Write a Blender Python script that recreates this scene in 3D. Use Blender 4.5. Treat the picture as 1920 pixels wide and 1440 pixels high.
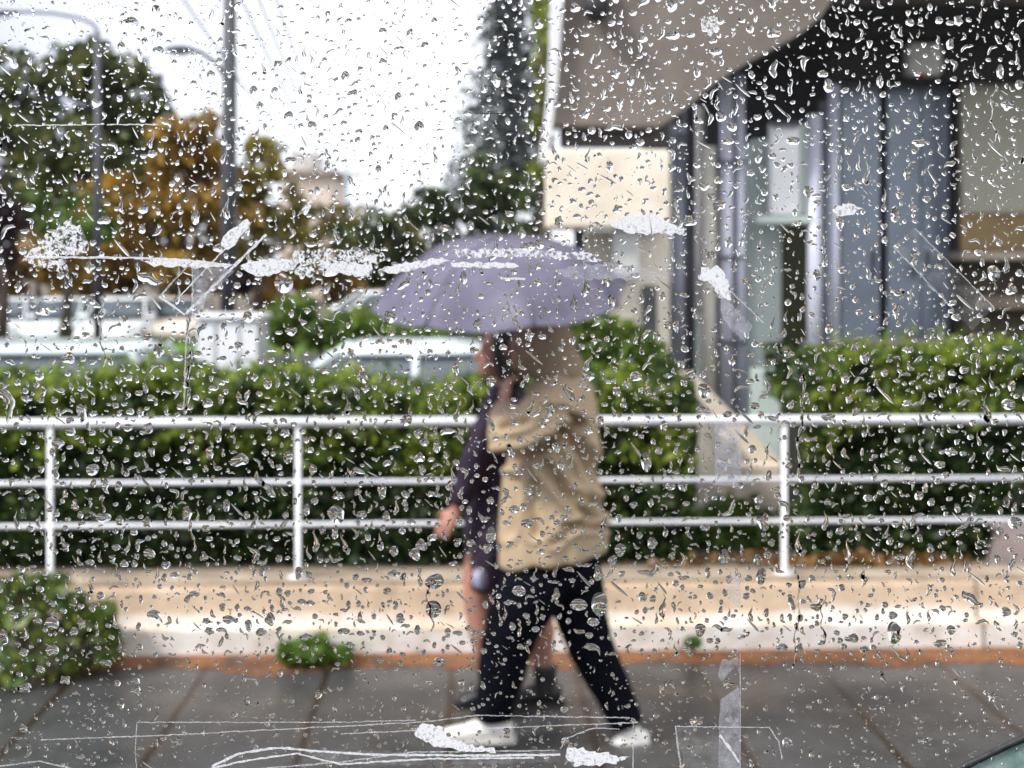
import bpy, bmesh, math, random
import numpy as np
from mathutils import Vector, Matrix, noise
random.seed(7); RNG = np.random.default_rng(7)
R = math.radians
scene = bpy.context.scene
for o in list(bpy.data.objects): bpy.data.objects.remove(o)

# ------------------------------------------------------------ camera, world, sun, exposure
F, CX, HY, CH = 2400.0, 960.0, 500.0, 1.96      # focal length in px, horizon row, camera height
PANE = 0.45                                      # distance of the rain-covered pane
cd = bpy.data.cameras.new("camera"); cam = bpy.data.objects.new("camera", cd)
scene.collection.objects.link(cam); scene.camera = cam
cam.location = (0, 0, CH); cam.rotation_euler = (R(90), 0, 0)
cd.sensor_width = 36; cd.lens = 45; cd.shift_y = -220/1920
cd.clip_start = 0.02; cd.clip_end = 2000
cd.dof.use_dof = True; cd.dof.focus_distance = PANE; cd.dof.aperture_fstop = 16.5
SUN_EL, SUN_AZ = R(46), R(-118)                  # azimuth from +Y, clockwise; behind-left of the camera
w = bpy.data.worlds.new("World"); scene.world = w; w.use_nodes = True
nt = w.node_tree; nt.nodes.clear()
sky = nt.nodes.new('ShaderNodeTexSky'); sky.sky_type = 'NISHITA'; sky.sun_disc = False
sky.sun_elevation = SUN_EL; sky.sun_rotation = SUN_AZ; sky.dust_density = 4; sky.air_density = 1.0
hs = nt.nodes.new('ShaderNodeHueSaturation'); hs.inputs['Saturation'].default_value = 0.22
bg = nt.nodes.new('ShaderNodeBackground'); bg.inputs['Strength'].default_value = 0.12
wo = nt.nodes.new('ShaderNodeOutputWorld')
cl = nt.nodes.new('ShaderNodeTexNoise'); cl.inputs['Scale'].default_value = 2.2; cl.inputs['Detail'].default_value = 5
cr = nt.nodes.new('ShaderNodeValToRGB'); cr.color_ramp.elements[0].position = .35; cr.color_ramp.elements[0].color = (5.4, 5.6, 6.2, 1)
cr.color_ramp.elements[1].position = .65; cr.color_ramp.elements[1].color = (7.4, 7.4, 7.6, 1)     # overcast cloud deck
cm = nt.nodes.new('ShaderNodeMix'); cm.data_type = 'RGBA'; cm.inputs[0].default_value = .8
tcw = nt.nodes.new('ShaderNodeTexCoord'); sxw = nt.nodes.new('ShaderNodeSeparateXYZ'); nt.links.new(tcw.outputs['Generated'], sxw.inputs[0])
mr = nt.nodes.new('ShaderNodeMapRange'); mr.inputs[1].default_value = -.42; mr.inputs[2].default_value = -.16; nt.links.new(sxw.outputs[0], mr.inputs[0])
cm2 = nt.nodes.new('ShaderNodeMix'); cm2.data_type = 'RGBA'; cm2.inputs[6].default_value = (2.7, 2.85, 4.0, 1)      # bluish lilac cloud to the left
nt.links.new(mr.outputs[0], cm2.inputs[0]); nt.links.new(cr.outputs[0], cm2.inputs[7])
nt.links.new(cl.outputs['Fac'], cr.inputs[0]); nt.links.new(sky.outputs[0], hs.inputs['Color'])
nt.links.new(hs.outputs[0], cm.inputs[6]); nt.links.new(cm2.outputs[2], cm.inputs[7]); nt.links.new(cm.outputs[2], bg.inputs[0]); nt.links.new(bg.outputs[0], wo.inputs[0])
sl = bpy.data.lights.new("sun", 'SUN'); sl.energy = 2.1; sl.angle = R(10); sl.color = (1, .96, .9)
so = bpy.data.objects.new("sun", sl); scene.collection.objects.link(so)
sd = Vector((math.sin(SUN_AZ)*math.cos(SUN_EL), math.cos(SUN_AZ)*math.cos(SUN_EL), math.sin(SUN_EL)))
so.rotation_euler = sd.to_track_quat('Z', 'Y').to_euler(); so.location = (0, 0, 30)
scene.view_settings.view_transform = 'Standard'; scene.view_settings.look = 'None'
scene.view_settings.exposure = 1.14; scene.view_settings.gamma = 1
scene.render.engine = 'CYCLES'
scene.cycles.max_bounces = 12; scene.cycles.transmission_bounces = 8; scene.cycles.transparent_max_bounces = 24
scene.cycles.caustics_refractive = False; scene.cycles.caustics_reflective = False

# ------------------------------------------------------------ helpers
COL = scene.collection
def at(px, py, Y): return Vector(((px-CX)*Y/F, Y, CH-(py-HY)*Y/F))
YAW = R(1.95)
def S(x, d, z=0): return Vector((x*math.cos(YAW)-d*math.sin(YAW), x*math.sin(YAW)+d*math.cos(YAW), z))
def tag(o, label=None, cat=None, group=None, kind=None):
    if label: o['label'] = label
    if cat: o['category'] = cat
    if group: o['group'] = group
    if kind: o['kind'] = kind
    return o
def empty(name, loc=(0,0,0), rz=0, **k):
    o = bpy.data.objects.new(name, None); COL.objects.link(o); o.location = loc; o.rotation_euler = (0,0,rz)
    o.empty_display_size = .1
    return tag(o, **k)
def link(name, me, mat, parent=None, smooth=False, **k):
    me.name = name
    o = bpy.data.objects.new(name, me); COL.objects.link(o)
    for m in (mat if isinstance(mat, (list, tuple)) else [mat]): me.materials.append(m)
    if smooth: me.polygons.foreach_set('use_smooth', np.ones(len(me.polygons), bool))
    if parent is not None:
        o.parent = parent
        o.matrix_parent_inverse = Matrix.LocRotScale(parent.location, parent.rotation_euler, None).inverted()
    return tag(o, **k)
def obj(name, bm, mat, parent=None, smooth=False, **k):
    me = bpy.data.meshes.new(name); bmesh.ops.recalc_face_normals(bm, faces=bm.faces); bm.to_mesh(me); bm.free()
    return link(name, me, mat, parent, smooth, **k)
def box(bm, x0, y0, z0, x1, y1, z1, bev=0, M=None):
    vs = [bm.verts.new(v) for v in [(x0,y0,z0),(x1,y0,z0),(x1,y1,z0),(x0,y1,z0),(x0,y0,z1),(x1,y0,z1),(x1,y1,z1),(x0,y1,z1)]]
    fs = [bm.faces.new([vs[i] for i in f]) for f in [(0,3,2,1),(4,5,6,7),(0,1,5,4),(1,2,6,5),(2,3,7,6),(3,0,4,7)]]
    if M is not None:
        for v in vs: v.co = M @ v.co
    if bev: bmesh.ops.bevel(bm, geom=list({e for f in fs for e in f.edges}), offset=bev, segments=2, affect='EDGES')
def ngon_prism(bm, pts, dirv):
    """pts: list of Vectors (planar outline); extruded by dirv"""
    a = [bm.verts.new(p) for p in pts]; b = [bm.verts.new(p+dirv) for p in pts]; n = len(a)
    bm.faces.new(a); bm.faces.new(b[::-1])
    for i in range(n): bm.faces.new((a[i], b[i], b[(i+1)%n], a[(i+1)%n]))
def loft(bm, pts, rad, seg=16, ref=Vector((0,1,0)), caps=True):
    """closed tube through pts; rad = list of r or (r_side, r_ref)"""
    pts = [Vector(p) for p in pts]; rings = []
    n = len(pts)
    for i, p in enumerate(pts):
        t = (pts[min(i+1,n-1)]-pts[max(i-1,0)]).normalized()
        rr = ref - t*ref.dot(t)
        if rr.length < 1e-3: rr = Vector((1,0,0)) - t*t.x
        rr.normalize(); s = t.cross(rr)
        a, b = rad[i] if isinstance(rad[i], (tuple, list)) else (rad[i], rad[i])
        rings.append([bm.verts.new(p + s*a*math.cos(2*math.pi*k/seg) + rr*b*math.sin(2*math.pi*k/seg)) for k in range(seg)])
    for i in range(n-1):
        for k in range(seg): bm.faces.new((rings[i][k], rings[i][(k+1)%seg], rings[i+1][(k+1)%seg], rings[i+1][k]))
    if caps: bm.faces.new(rings[0][::-1]); bm.faces.new(rings[-1])
def tube(bm, p0, p1, r0, r1=None, seg=12): loft(bm, [p0, p1], [r0, r0 if r1 is None else r1], seg)
def ball(bm, c, r, seg=16):
    M = Matrix.Translation(c) @ Matrix.Diagonal(Vector((r[0], r[1], r[2], 1)) if isinstance(r, (tuple, list)) else Vector((r,r,r,1)))
    bmesh.ops.create_uvsphere(bm, u_segments=seg, v_segments=max(8, seg//2+2), radius=1, matrix=M)
def remeshed(bm, voxel, smooth=4, bump=None):
    me = bpy.data.meshes.new('tmp'); bmesh.ops.recalc_face_normals(bm, faces=bm.faces); bm.to_mesh(me); bm.free()
    o = bpy.data.objects.new('tmp', me); COL.objects.link(o)
    m = o.modifiers.new('r', 'REMESH'); m.mode = 'VOXEL'; m.voxel_size = voxel
    m = o.modifiers.new('s', 'SMOOTH'); m.factor = .6; m.iterations = smooth
    dg = bpy.context.evaluated_depsgraph_get()
    out = bpy.data.meshes.new_from_object(o.evaluated_get(dg))
    bpy.data.objects.remove(o); bpy.data.meshes.remove(me)
    if bump:
        co = np.empty(len(out.vertices)*3, np.float32); out.vertices.foreach_get('co', co); co = co.reshape(-1,3)
        nn = np.empty(len(out.vertices)*3, np.float32); out.vertices.foreach_get('normal', nn); nn = nn.reshape(-1,3)
        d = np.array([bump(Vector(c)) for c in co], np.float32)[:,None]
        out.vertices.foreach_set('co', (co+nn*d).ravel()); out.update()
    return out
def npmesh(name, V, Fq):
    V = np.asarray(V, np.float32).reshape(-1,3); Fq = np.asarray(Fq, np.int32); k = Fq.shape[1]
    me = bpy.data.meshes.new(name); me.vertices.add(len(V)); me.vertices.foreach_set('co', V.ravel())
    me.loops.add(Fq.size); me.loops.foreach_set('vertex_index', Fq.ravel())
    me.polygons.add(len(Fq)); me.polygons.foreach_set('loop_start', np.arange(0, Fq.size, k, dtype=np.int32))
    me.update(calc_edges=True)
    return me

# ------------------------------------------------------------ materials
class NB:
    def __init__(s, name):
        s.spec = .5; s.m = bpy.data.materials.new(name); s.m.use_nodes = True; s.t = s.m.node_tree; s.t.nodes.clear()
        s.out = s.n('ShaderNodeOutputMaterial')
    def n(s, typ, **kw):
        nd = s.t.nodes.new(typ)
        for k, v in kw.items():
            if hasattr(nd, k): setattr(nd, k, v)
        return nd
    def l(s, a, b): s.t.links.new(a, b)
    def noise(s, scale, detail=4, rough=.5, coord='Object', vec=None):
        x = s.n('ShaderNodeTexNoise'); x.inputs['Scale'].default_value = scale; x.inputs['Detail'].default_value = detail
        x.inputs['Roughness'].default_value = rough
        if vec is None: tc = s.n('ShaderNodeTexCoord'); vec = tc.outputs[coord]
        s.l(vec, x.inputs['Vector']); return x.outputs['Fac']
    def ramp(s, fac, stops):
        r = s.n('ShaderNodeValToRGB'); e = r.color_ramp.elements
        while len(e) < len(stops): e.new(.5)
        for i, (p, c) in enumerate(stops): e[i].position = p; e[i].color = (*c, 1) if len(c) == 3 else c
        s.l(fac, r.inputs[0]); return r.outputs[0]
    def mix(s, fac, a, b):
        x = s.n('ShaderNodeMix', data_type='RGBA')
        for i, v in ((0, fac), (6, a), (7, b)):
            if isinstance(v, (int, float)): x.inputs[i].default_value = v
            elif isinstance(v, (tuple, list)): x.inputs[i].default_value = (*v, 1)
            else: s.l(v, x.inputs[i])
        return x.outputs[2]
    def pbr(s, col, rough=.6, metal=0, bump=None, bstr=.3, trans=None):
        p = s.n('ShaderNodeBsdfPrincipled')
        if isinstance(col, (tuple, list)): p.inputs['Base Color'].default_value = (*col, 1)
        else: s.l(col, p.inputs['Base Color'])
        if isinstance(rough, (int, float)): p.inputs['Roughness'].default_value = rough
        else: s.l(rough, p.inputs['Roughness'])
        p.inputs['Metallic'].default_value = metal; p.inputs['Specular IOR Level'].default_value = s.spec
        if bump is not None:
            b = s.n('ShaderNodeBump'); b.inputs['Strength'].default_value = bstr; b.inputs['Distance'].default_value = .02
            s.l(bump, b.inputs['Height']); s.l(b.outputs[0], p.inputs['Normal'])
        return p
    def done(s, sh): s.l(sh.outputs[0] if hasattr(sh, 'outputs') else sh, s.out.inputs[0]); return s.m
def mat(name, col, rough=.6, metal=0, var=.25, scale=6, bstr=.2, spec=.5):
    b = NB(name); b.spec = spec; f = b.noise(scale, 5, .6)
    d = tuple(c*(1-var) for c in col); u = tuple(min(1, c*(1+var*.6)) for c in col)
    return b.done(b.pbr(b.ramp(f, [(.3, d), (.7, u)]), rough, metal, f, bstr))
def leafmat(name, cols, trans=.35):
    b = NB(name); g = b.n('ShaderNodeNewGeometry')
    n = len(cols); col = b.ramp(g.outputs['Random Per Island'], [(i/(n-1) if n > 1 else 0, c) for i, c in enumerate(cols)])
    f = b.noise(.9, 3); col2 = b.mix(b.ramp(f, [(.35, (0,0,0)), (.65, (1,1,1))]), col, b.ramp(g.outputs['Random Per Island'], [(0, cols[0]), (1, cols[len(cols)//2])]))
    p = b.pbr(col2, .45); tr = b.n('ShaderNodeBsdfTranslucent'); b.l(col2, tr.inputs[0])
    mx = b.n('ShaderNodeMixShader'); mx.inputs[0].default_value = trans; b.l(p.outputs[0], mx.inputs[1]); b.l(tr.outputs[0], mx.inputs[2])
    return b.done(mx)
M = {}
M['white_paint'] = mat('white_paint', (.78,.78,.8), .35, var=.08, scale=9)
b = NB('rail_paint'); f = b.noise(7, 6, .7); f2 = b.noise(38, 4, .7)
M['rail_paint'] = b.done(b.pbr(b.mix(b.ramp(f2, [(.63,(0,0,0)),(.7,(.6,.6,.6))]), b.ramp(f, [(.3,(.56,.58,.64)),(.6,(.78,.79,.82))]), (.3,.2,.13)), .45, 0, f2, .15))
M['concrete'] = mat('concrete', (.35,.33,.3), .8)
M['dark_metal'] = mat('dark_metal', (.06,.065,.075), .45, .3)
M['pole_grey'] = mat('pole_grey', (.07,.072,.085), .55)
M['rubber'] = mat('rubber', (.012,.012,.013), .5)
M['bark'] = mat('bark', (.08,.06,.045), .9, scale=14)
M['glass_dark'] = mat('car_glass', (.07,.09,.11), .06, var=.1, spec=1.0)
M['skin'] = mat('skin', (.46,.24,.17), .5, var=.08, bstr=.03)
M['skin_face'] = mat('skin_face', (.4,.185,.13), .5, var=.08, bstr=.03)
M['hair'] = mat('dark_hair', (.012,.009,.008), .5, scale=60)
M['tan_cloth'] = mat('tan_cloth', (.4,.3,.19), .8, var=.1, scale=30, bstr=.1)
M['purple_cloth'] = mat('purple_cloth', (.02,.01,.027), .7, var=.15, scale=20, spec=.3)
M['navy_cloth'] = mat('navy_denim', (.004,.0045,.008), .9, var=.25, scale=25, spec=.05)
M['black_leather'] = mat('black_leather', (.012,.012,.014), .35)
M['shoe_white'] = mat('shoe_white', (.78,.76,.72), .5, var=.06)
M['sole'] = mat('shoe_sole', (.6,.58,.54), .7)
M['bag_blue'] = mat('bag_blue', (.3,.3,.42), .5, var=.15)

# ------------------------------------------------------------ leaves
def leaf_cloud(P, size, name='leaves', aspect=.5, up=0.0, jitter=.5):
    """P (n,3) leaf centres -> folded quads with random orientation"""
    P = np.asarray(P, np.float64); n = len(P)
    a = RNG.normal(size=(n,3)); a[:,2] = a[:,2]*.7+up; a /= np.linalg.norm(a, axis=1)[:,None]
    b = RNG.normal(size=(n,3)); b -= a*(a*b).sum(1)[:,None]; b /= np.linalg.norm(b, axis=1)[:,None]
    s = size*(1+jitter*(RNG.random(n)-.5)*2)[:,None]
    c = np.cross(a, b)*.12*s
    V = np.stack([P-a*s*.5, P+b*s*aspect*.5+c, P+a*s*.5, P-b*s*aspect*.5+c], 1).reshape(-1,3)
    q = np.arange(n)[:,None]*4
    Fq = np.concatenate([q+0, q+1, q+2, q+3], 1)
    return npmesh(name, V, Fq)
def pts_ellipsoid(c, r, n, shell=.55):
    v = RNG.normal(size=(n,3)); v /= np.linalg.norm(v, axis=1)[:,None]
    rad = (shell+(1-shell)*RNG.random(n)**.7)*(1+.12*RNG.normal(size=n))
    return np.asarray(c)+v*rad[:,None]*np.asarray(r)
def tree(name, label, clumps, Y, leafm, base_px, leaf=.22, dens=26, cat='tree', group=None, ground=0, trunk_r=.18, gaps=.3):
    """clumps in picture pixels (px,py,rx,ry) turned into real crown lobes around distance Y"""
    base = at(base_px, 0, Y); base.z = ground
    root = empty(name, base, label=label, cat=cat, group=group)
    P = []
    tb = bmesh.new(); k = Y/F
    top = max(at(c[0], c[1], Y).z for c in clumps)
    tp = Vector((base.x, Y, ground+(top-ground)*.75))
    loft(tb, [base, base.lerp(tp, .4)+Vector((.1,0,0)), tp], [trunk_r, trunk_r*.7, trunk_r*.2], 10)
    for (px, py, rx, ry) in clumps:
        yy = Y+random.uniform(-.5, .5)*max(rx, ry)*k
        c = at(px, py, yy); rX, rZ = rx*k, ry*k; rY = (rX+rZ)*.5
        nsub = 7
        for j in range(nsub):
            dv = np.array([random.gauss(0, .42), random.gauss(0, .42), random.gauss(0, .42)])
            cc = np.array(c)+dv*np.array([rX, rY, rZ]); f = random.uniform(.38, .62)
            P.append(pts_ellipsoid(cc, np.array([rX, rY, rZ])*f, int(dens*4*math.pi*(rX*rZ)/(leaf*leaf)/nsub*.06*(1-gaps)/.7)+12, .35))
        st = base.lerp(tp, random.uniform(.35, .8)); mid = st.lerp(c, .5)+Vector((0,0,.1*rZ))
        loft(tb, [st, mid, c], [trunk_r*.35, trunk_r*.25, trunk_r*.06], 7)
    obj('trunk', tb, M['bark'], root, True)
    link('crown', leaf_cloud(np.concatenate(P), leaf, aspect=.7), leafm, root)
    return root

L = {}
L['dark_green'] = leafmat('foliage_dark_green', [(.016,.03,.012), (.055,.08,.018), (.12,.145,.028), (.2,.17,.045), (.14,.2,.045)])
L['deep_green'] = leafmat('foliage_deep_green', [(.014,.03,.014), (.045,.08,.026), (.1,.14,.036), (.17,.18,.04)])
L['orange'] = leafmat('foliage_orange', [(.06,.035,.008), (.28,.16,.02), (.48,.28,.03), (.2,.17,.025)])
L['ochre'] = leafmat('foliage_ochre', [(.06,.06,.01), (.24,.19,.02), (.36,.28,.03), (.16,.2,.03)])
L['plum'] = leafmat('foliage_plum', [(.02,.01,.014), (.06,.03,.035), (.1,.05,.035)])
L['bright'] = leafmat('foliage_bright', [(.04,.09,.012), (.12,.2,.03), (.25,.34,.05)], .45)
L['yellowgreen'] = leafmat('foliage_yellow_green', [(.1,.14,.015), (.3,.36,.04), (.22,.2,.03)], .45)
L['conifer'] = leafmat('foliage_conifer', [(.02,.03,.034), (.07,.09,.1), (.17,.19,.185)], .1)
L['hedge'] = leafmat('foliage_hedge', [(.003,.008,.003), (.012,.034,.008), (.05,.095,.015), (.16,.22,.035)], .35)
L['lit_hedge_tip'] = leafmat('foliage_lit_hedge_tips', [(.04,.09,.01), (.16,.27,.025), (.36,.46,.06), (.28,.26,.04)], .5)
L['greygreen'] = leafmat('foliage_grey_green', [(.02,.05,.012), (.07,.14,.03), (.26,.36,.16), (.16,.24,.03), (.32,.32,.05), (.1,.2,.06)], .45)
L['grass'] = leafmat('grass_blades', [(.08,.16,.02), (.16,.28,.04), (.22,.33,.06)], .4)
L['litter'] = leafmat('leaf_litter', [(.2,.09,.02), (.35,.2,.05), (.1,.05,.015), (.3,.13,.03)], .1)

# ------------------------------------------------------------ ground, road, pavement, kerb
b = NB('ground_soil'); f = b.noise(.6, 6); g_soil = b.done(b.pbr(b.ramp(f, [(.3,(.07,.06,.04)),(.6,(.12,.1,.07)),(.8,(.08,.09,.04))]), .9))
bm = bmesh.new()
vs = [bm.verts.new(v) for v in [(-600,-200,-.16),(600,-200,-.16),(600,900,-.16),(-600,900,-.16)]]; bm.faces.new(vs)
obj('ground', bm, g_soil, kind='structure')
b = NB('wet_asphalt'); b.spec = .15; f = b.noise(60, 6); f2 = b.noise(1.3, 3)
g_road = b.done(b.pbr(b.ramp(f, [(.3,(.012,.012,.013)),(.7,(.028,.028,.03))]), b.ramp(f2, [(.35,(.25,.25,.25)),(.65,(.6,.6,.6))]), 0, f, .3))
bm = bmesh.new(); box(bm, -60, -30, -.155, 60, 3.2, -.12)
road = obj('road', bm, g_road, kind='structure'); road.rotation_euler.z = YAW
bm = bmesh.new(); box(bm, -60, 3.2, -.155, 60, 3.34, .004, .012)
kb = obj('kerb', bm, M['concrete'], kind='structure'); kb.rotation_euler.z = YAW
# pavement slabs 0.6 m wide with dark joints across the walk
b = NB('pavement_slabs'); tc = b.n('ShaderNodeTexCoord'); sx = b.n('ShaderNodeSeparateXYZ'); b.l(tc.outputs['Object'], sx.inputs[0])
wv = b.noise(1.7, 3); 
def mth(op, a, c2=None, c3=None):
    x = b.n('ShaderNodeMath', operation=op)
    for i, v in enumerate((a, c2, c3)):
        if v is None: continue
        if isinstance(v, (int, float)): x.inputs[i].default_value = v
        else: b.l(v, x.inputs[i])
    return x.outputs[0]
xx = mth('ADD', sx.outputs[0], mth('MULTIPLY', wv, .02)); fr = mth('FRACT', mth('DIVIDE', mth('ADD', xx, 60.0+0.07), .6))
dj = mth('ABSOLUTE', mth('SUBTRACT', fr, .5)); joint = mth('GREATER_THAN', dj, .474); stain = mth('SMOOTH_MAX', mth('SUBTRACT', mth('MULTIPLY', dj, 9), 3.9), 0.0, .1)
f = b.noise(6, 8, .72); fb = b.noise(1.6, 6, .6); st = b.noise(3.3, 4)
base = b.ramp(f, [(.25,(.026,.027,.028)),(.5,(.05,.051,.053)),(.75,(.085,.085,.087))])
base = b.mix(b.ramp(fb, [(.4,(0,0,0)),(.65,(.6,.6,.6))]), base, (.05,.049,.05))
mos = mth('MULTIPLY', stain, b.ramp(st, [(.42,(0,0,0)),(.55,(1,1,1))]))
base = b.mix(mos, base, (.09,.045,.022)); base = b.mix(joint, base, (.02,.014,.011))
p = b.pbr(base, b.ramp(fb, [(.38,(.16,.16,.16)),(.6,(.45,.45,.45))]), 0, f, .2); g_pave = b.done(p)
bm = bmesh.new(); box(bm, -60, 3.34, -.155, 60, 6.44, 0)
pv = obj('pavement', bm, g_pave, kind='structure'); pv.rotation_euler.z = YAW
# orange soil and rust stained strip at the foot of the low wall
b = NB('orange_soil'); f = b.noise(5, 6, .7); 
g_or = b.done(b.pbr(b.ramp(f, [(.3,(.04,.028,.02)),(.45,(.11,.05,.022)),(.56,(.22,.085,.028)),(.66,(.09,.05,.028)),(.8,(.16,.13,.1))]), .9, 0, f, .6))
bm = bmesh.new(); N = 160; front = []; back = []
for i in range(N+1):
    x = -9+18*i/N; wd = .17+.17*noise.noise(Vector((x*1.6, 3, 0)))+.09*noise.noise(Vector((x*6, 1, 0)))+max(0, -x-1.2)*.05
    wd = max(.03, wd)
    front.append((x, 6.42-wd)); back.append((x, 6.425))
rows = []
for i in range(N+1):
    x, y0 = front[i]; y1 = back[i][1]
    rows.append([bm.verts.new((x, y0+(y1-y0)*t, .002+.022*t+.01*t*noise.noise(Vector((x*9, t*5, 0))))) for t in (0,.33,.66,1)])
for i in range(N):
    for j in range(3): bm.faces.new((rows[i][j], rows[i+1][j], rows[i+1][j+1], rows[i][j+1]))
os_ = obj('soil_strip', bm, g_or, smooth=True, kind='structure'); os_.rotation_euler.z = YAW
# raised bed behind the wall, car park beyond
bm = bmesh.new(); box(bm, -30, 6.86, -.155, 30, 8.7, .33)
gb = obj('planting_bed', bm, g_soil, kind='structure'); gb.rotation_euler.z = YAW
bm = bmesh.new(); box(bm, -60, 8.75, -.158, 60, 30.9, -.1)
cp = obj('car_park', bm, g_road, kind='structure'); cp.rotation_euler.z = YAW
# low wall: peach face, white painted kerb step
def walltex(name, c1, c2, c3):
    b = NB(name); f = b.noise(3.2, 6, .6); f2 = b.noise(25, 4)
    return b.done(b.pbr(b.ramp(f, [(.3, c1), (.5, c2), (.7, c3)]), .8, 0, f2, .25))
def kerbmat(name, z0, zw):
    b = NB(name); tc = b.n('ShaderNodeTexCoord'); sx = b.n('ShaderNodeSeparateXYZ'); b.l(tc.outputs['Object'], sx.inputs[0])
    mp = b.n('ShaderNodeMapping'); mp.inputs['Scale'].default_value = (1, 1, 2.2); b.l(tc.outputs['Object'], mp.inputs[0])
    n1 = b.noise(1.6, 8, .65, vec=mp.outputs[0]); n2 = b.noise(7, 8, .7); n3 = b.noise(24, 6, .7)
    zz = mth2(b, 'ADD', sx.outputs[2], mth2(b, 'MULTIPLY', mth2(b, 'SUBTRACT', n1, .5), zw))
    wht = b.ramp(mth2(b, 'MULTIPLY', zz, 2.0), [(z0*2-.03,(1,1,1)),(z0*2+.05,(0,0,0))])
    peach = b.ramp(n2, [(.25,(.36,.26,.18)),(.42,(.55,.42,.3)),(.6,(.66,.51,.37)),(.78,(.74,.64,.52))])
    white = b.ramp(n2, [(.25,(.42,.36,.3)),(.4,(.66,.6,.54)),(.6,(.8,.77,.74)),(.8,(.84,.82,.8))])
    col = b.mix(wht, peach, white); col = b.mix(b.ramp(n1, [(.3,(.7,.7,.7)),(.36,(0,0,0))]), col, (.5,.42,.33))
    jx = mth2(b, 'GREATER_THAN', mth2(b, 'ABSOLUTE', mth2(b, 'SUBTRACT', mth2(b, 'FRACT', mth2(b, 'DIVIDE', sx.outputs[0], 2.4)), .5)), .4965)
    col = b.mix(jx, col, (.2,.15,.1)); foot = b.ramp(mth2(b, 'MULTIPLY', mth2(b, 'ADD', sx.outputs[2], mth2(b, 'MULTIPLY', n2, .05)), 4.0), [(.13,(.75,.75,.75)),(.24,(0,0,0))])
    col = b.mix(foot, col, (.3,.18,.1))
    return b.done(b.pbr(col, .8, 0, n3, .35))
def mth2(b, op, a, c2=None):
    x = b.n('ShaderNodeMath', operation=op)
    for i, v in enumerate((a, c2)):
        if v is None: continue
        if isinstance(v, (int, float)): x.inputs[i].default_value = v
        else: b.l(v, x.inputs[i])
    return x.outputs[0]
wall = empty('low_wall', S(0, 6.6), YAW, label='low peach concrete wall carrying the white railing, with white painted foot', cat='wall')
def sbox(name, m, x0, y0, z0, x1, y1, z1, parent, bev=.01, **k):
    bm = bmesh.new(); box(bm, x0, y0, z0, x1, y1, z1, bev)
    o = bpy.data.objects
    me = bpy.data.meshes.new(name); bmesh.ops.recalc_face_normals(bm, faces=bm.faces); bm.to_mesh(me); bm.free(); me.transform(Matrix.Rotation(YAW, 4, 'Z'))
    return link(name, me, m, parent, **k)
sbox('wall_body', kerbmat('peach_concrete', .19, .16), -12, 6.53, -.1, 12, 6.845, .335, wall, .015)
sbox('painted_step', kerbmat('white_kerb_paint', .15, .22), -12, 6.425, -.1, 12, 6.527, .15, wall, .007)
sbox('coping', walltex('weathered_coping', (.2,.16,.12), (.34,.27,.2), (.5,.42,.34)), -12, 6.56, .337, 12, 6.85, .352, wall, .004)

# ------------------------------------------------------------ railing
def rail_thing():
    root = empty('railing', S(0, 6.65, .35), YAW, label='white painted tube railing with three bars on the low wall', cat='railing')
    for z, r, nm in ((1.155, .0235, 'top_rail'), (.845, .012, 'middle_rail'), (.625, .012, 'lower_rail')):
        bm = bmesh.new(); tube(bm, S(-12, 6.66, z), S(12, 6.66, z), r, seg=20); obj(nm, bm, M['rail_paint'], root, True)
    X0 = (95-960)*6.6/F
    for i in range(-6, 9):
        x = X0+i*1.268+(.07 if i >= 4 else 0); bm = bmesh.new()
        loft(bm, [S(x+.23, 6.66, .352), S(x+.23, 6.66, .361), S(x+.23, 6.66, .365), S(x+.23, 6.66, 1.13)], [.055, .055, .0145, .0145], 14)
        obj('post', bm, M['rail_paint'], root, True)
rail_thing()

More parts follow.
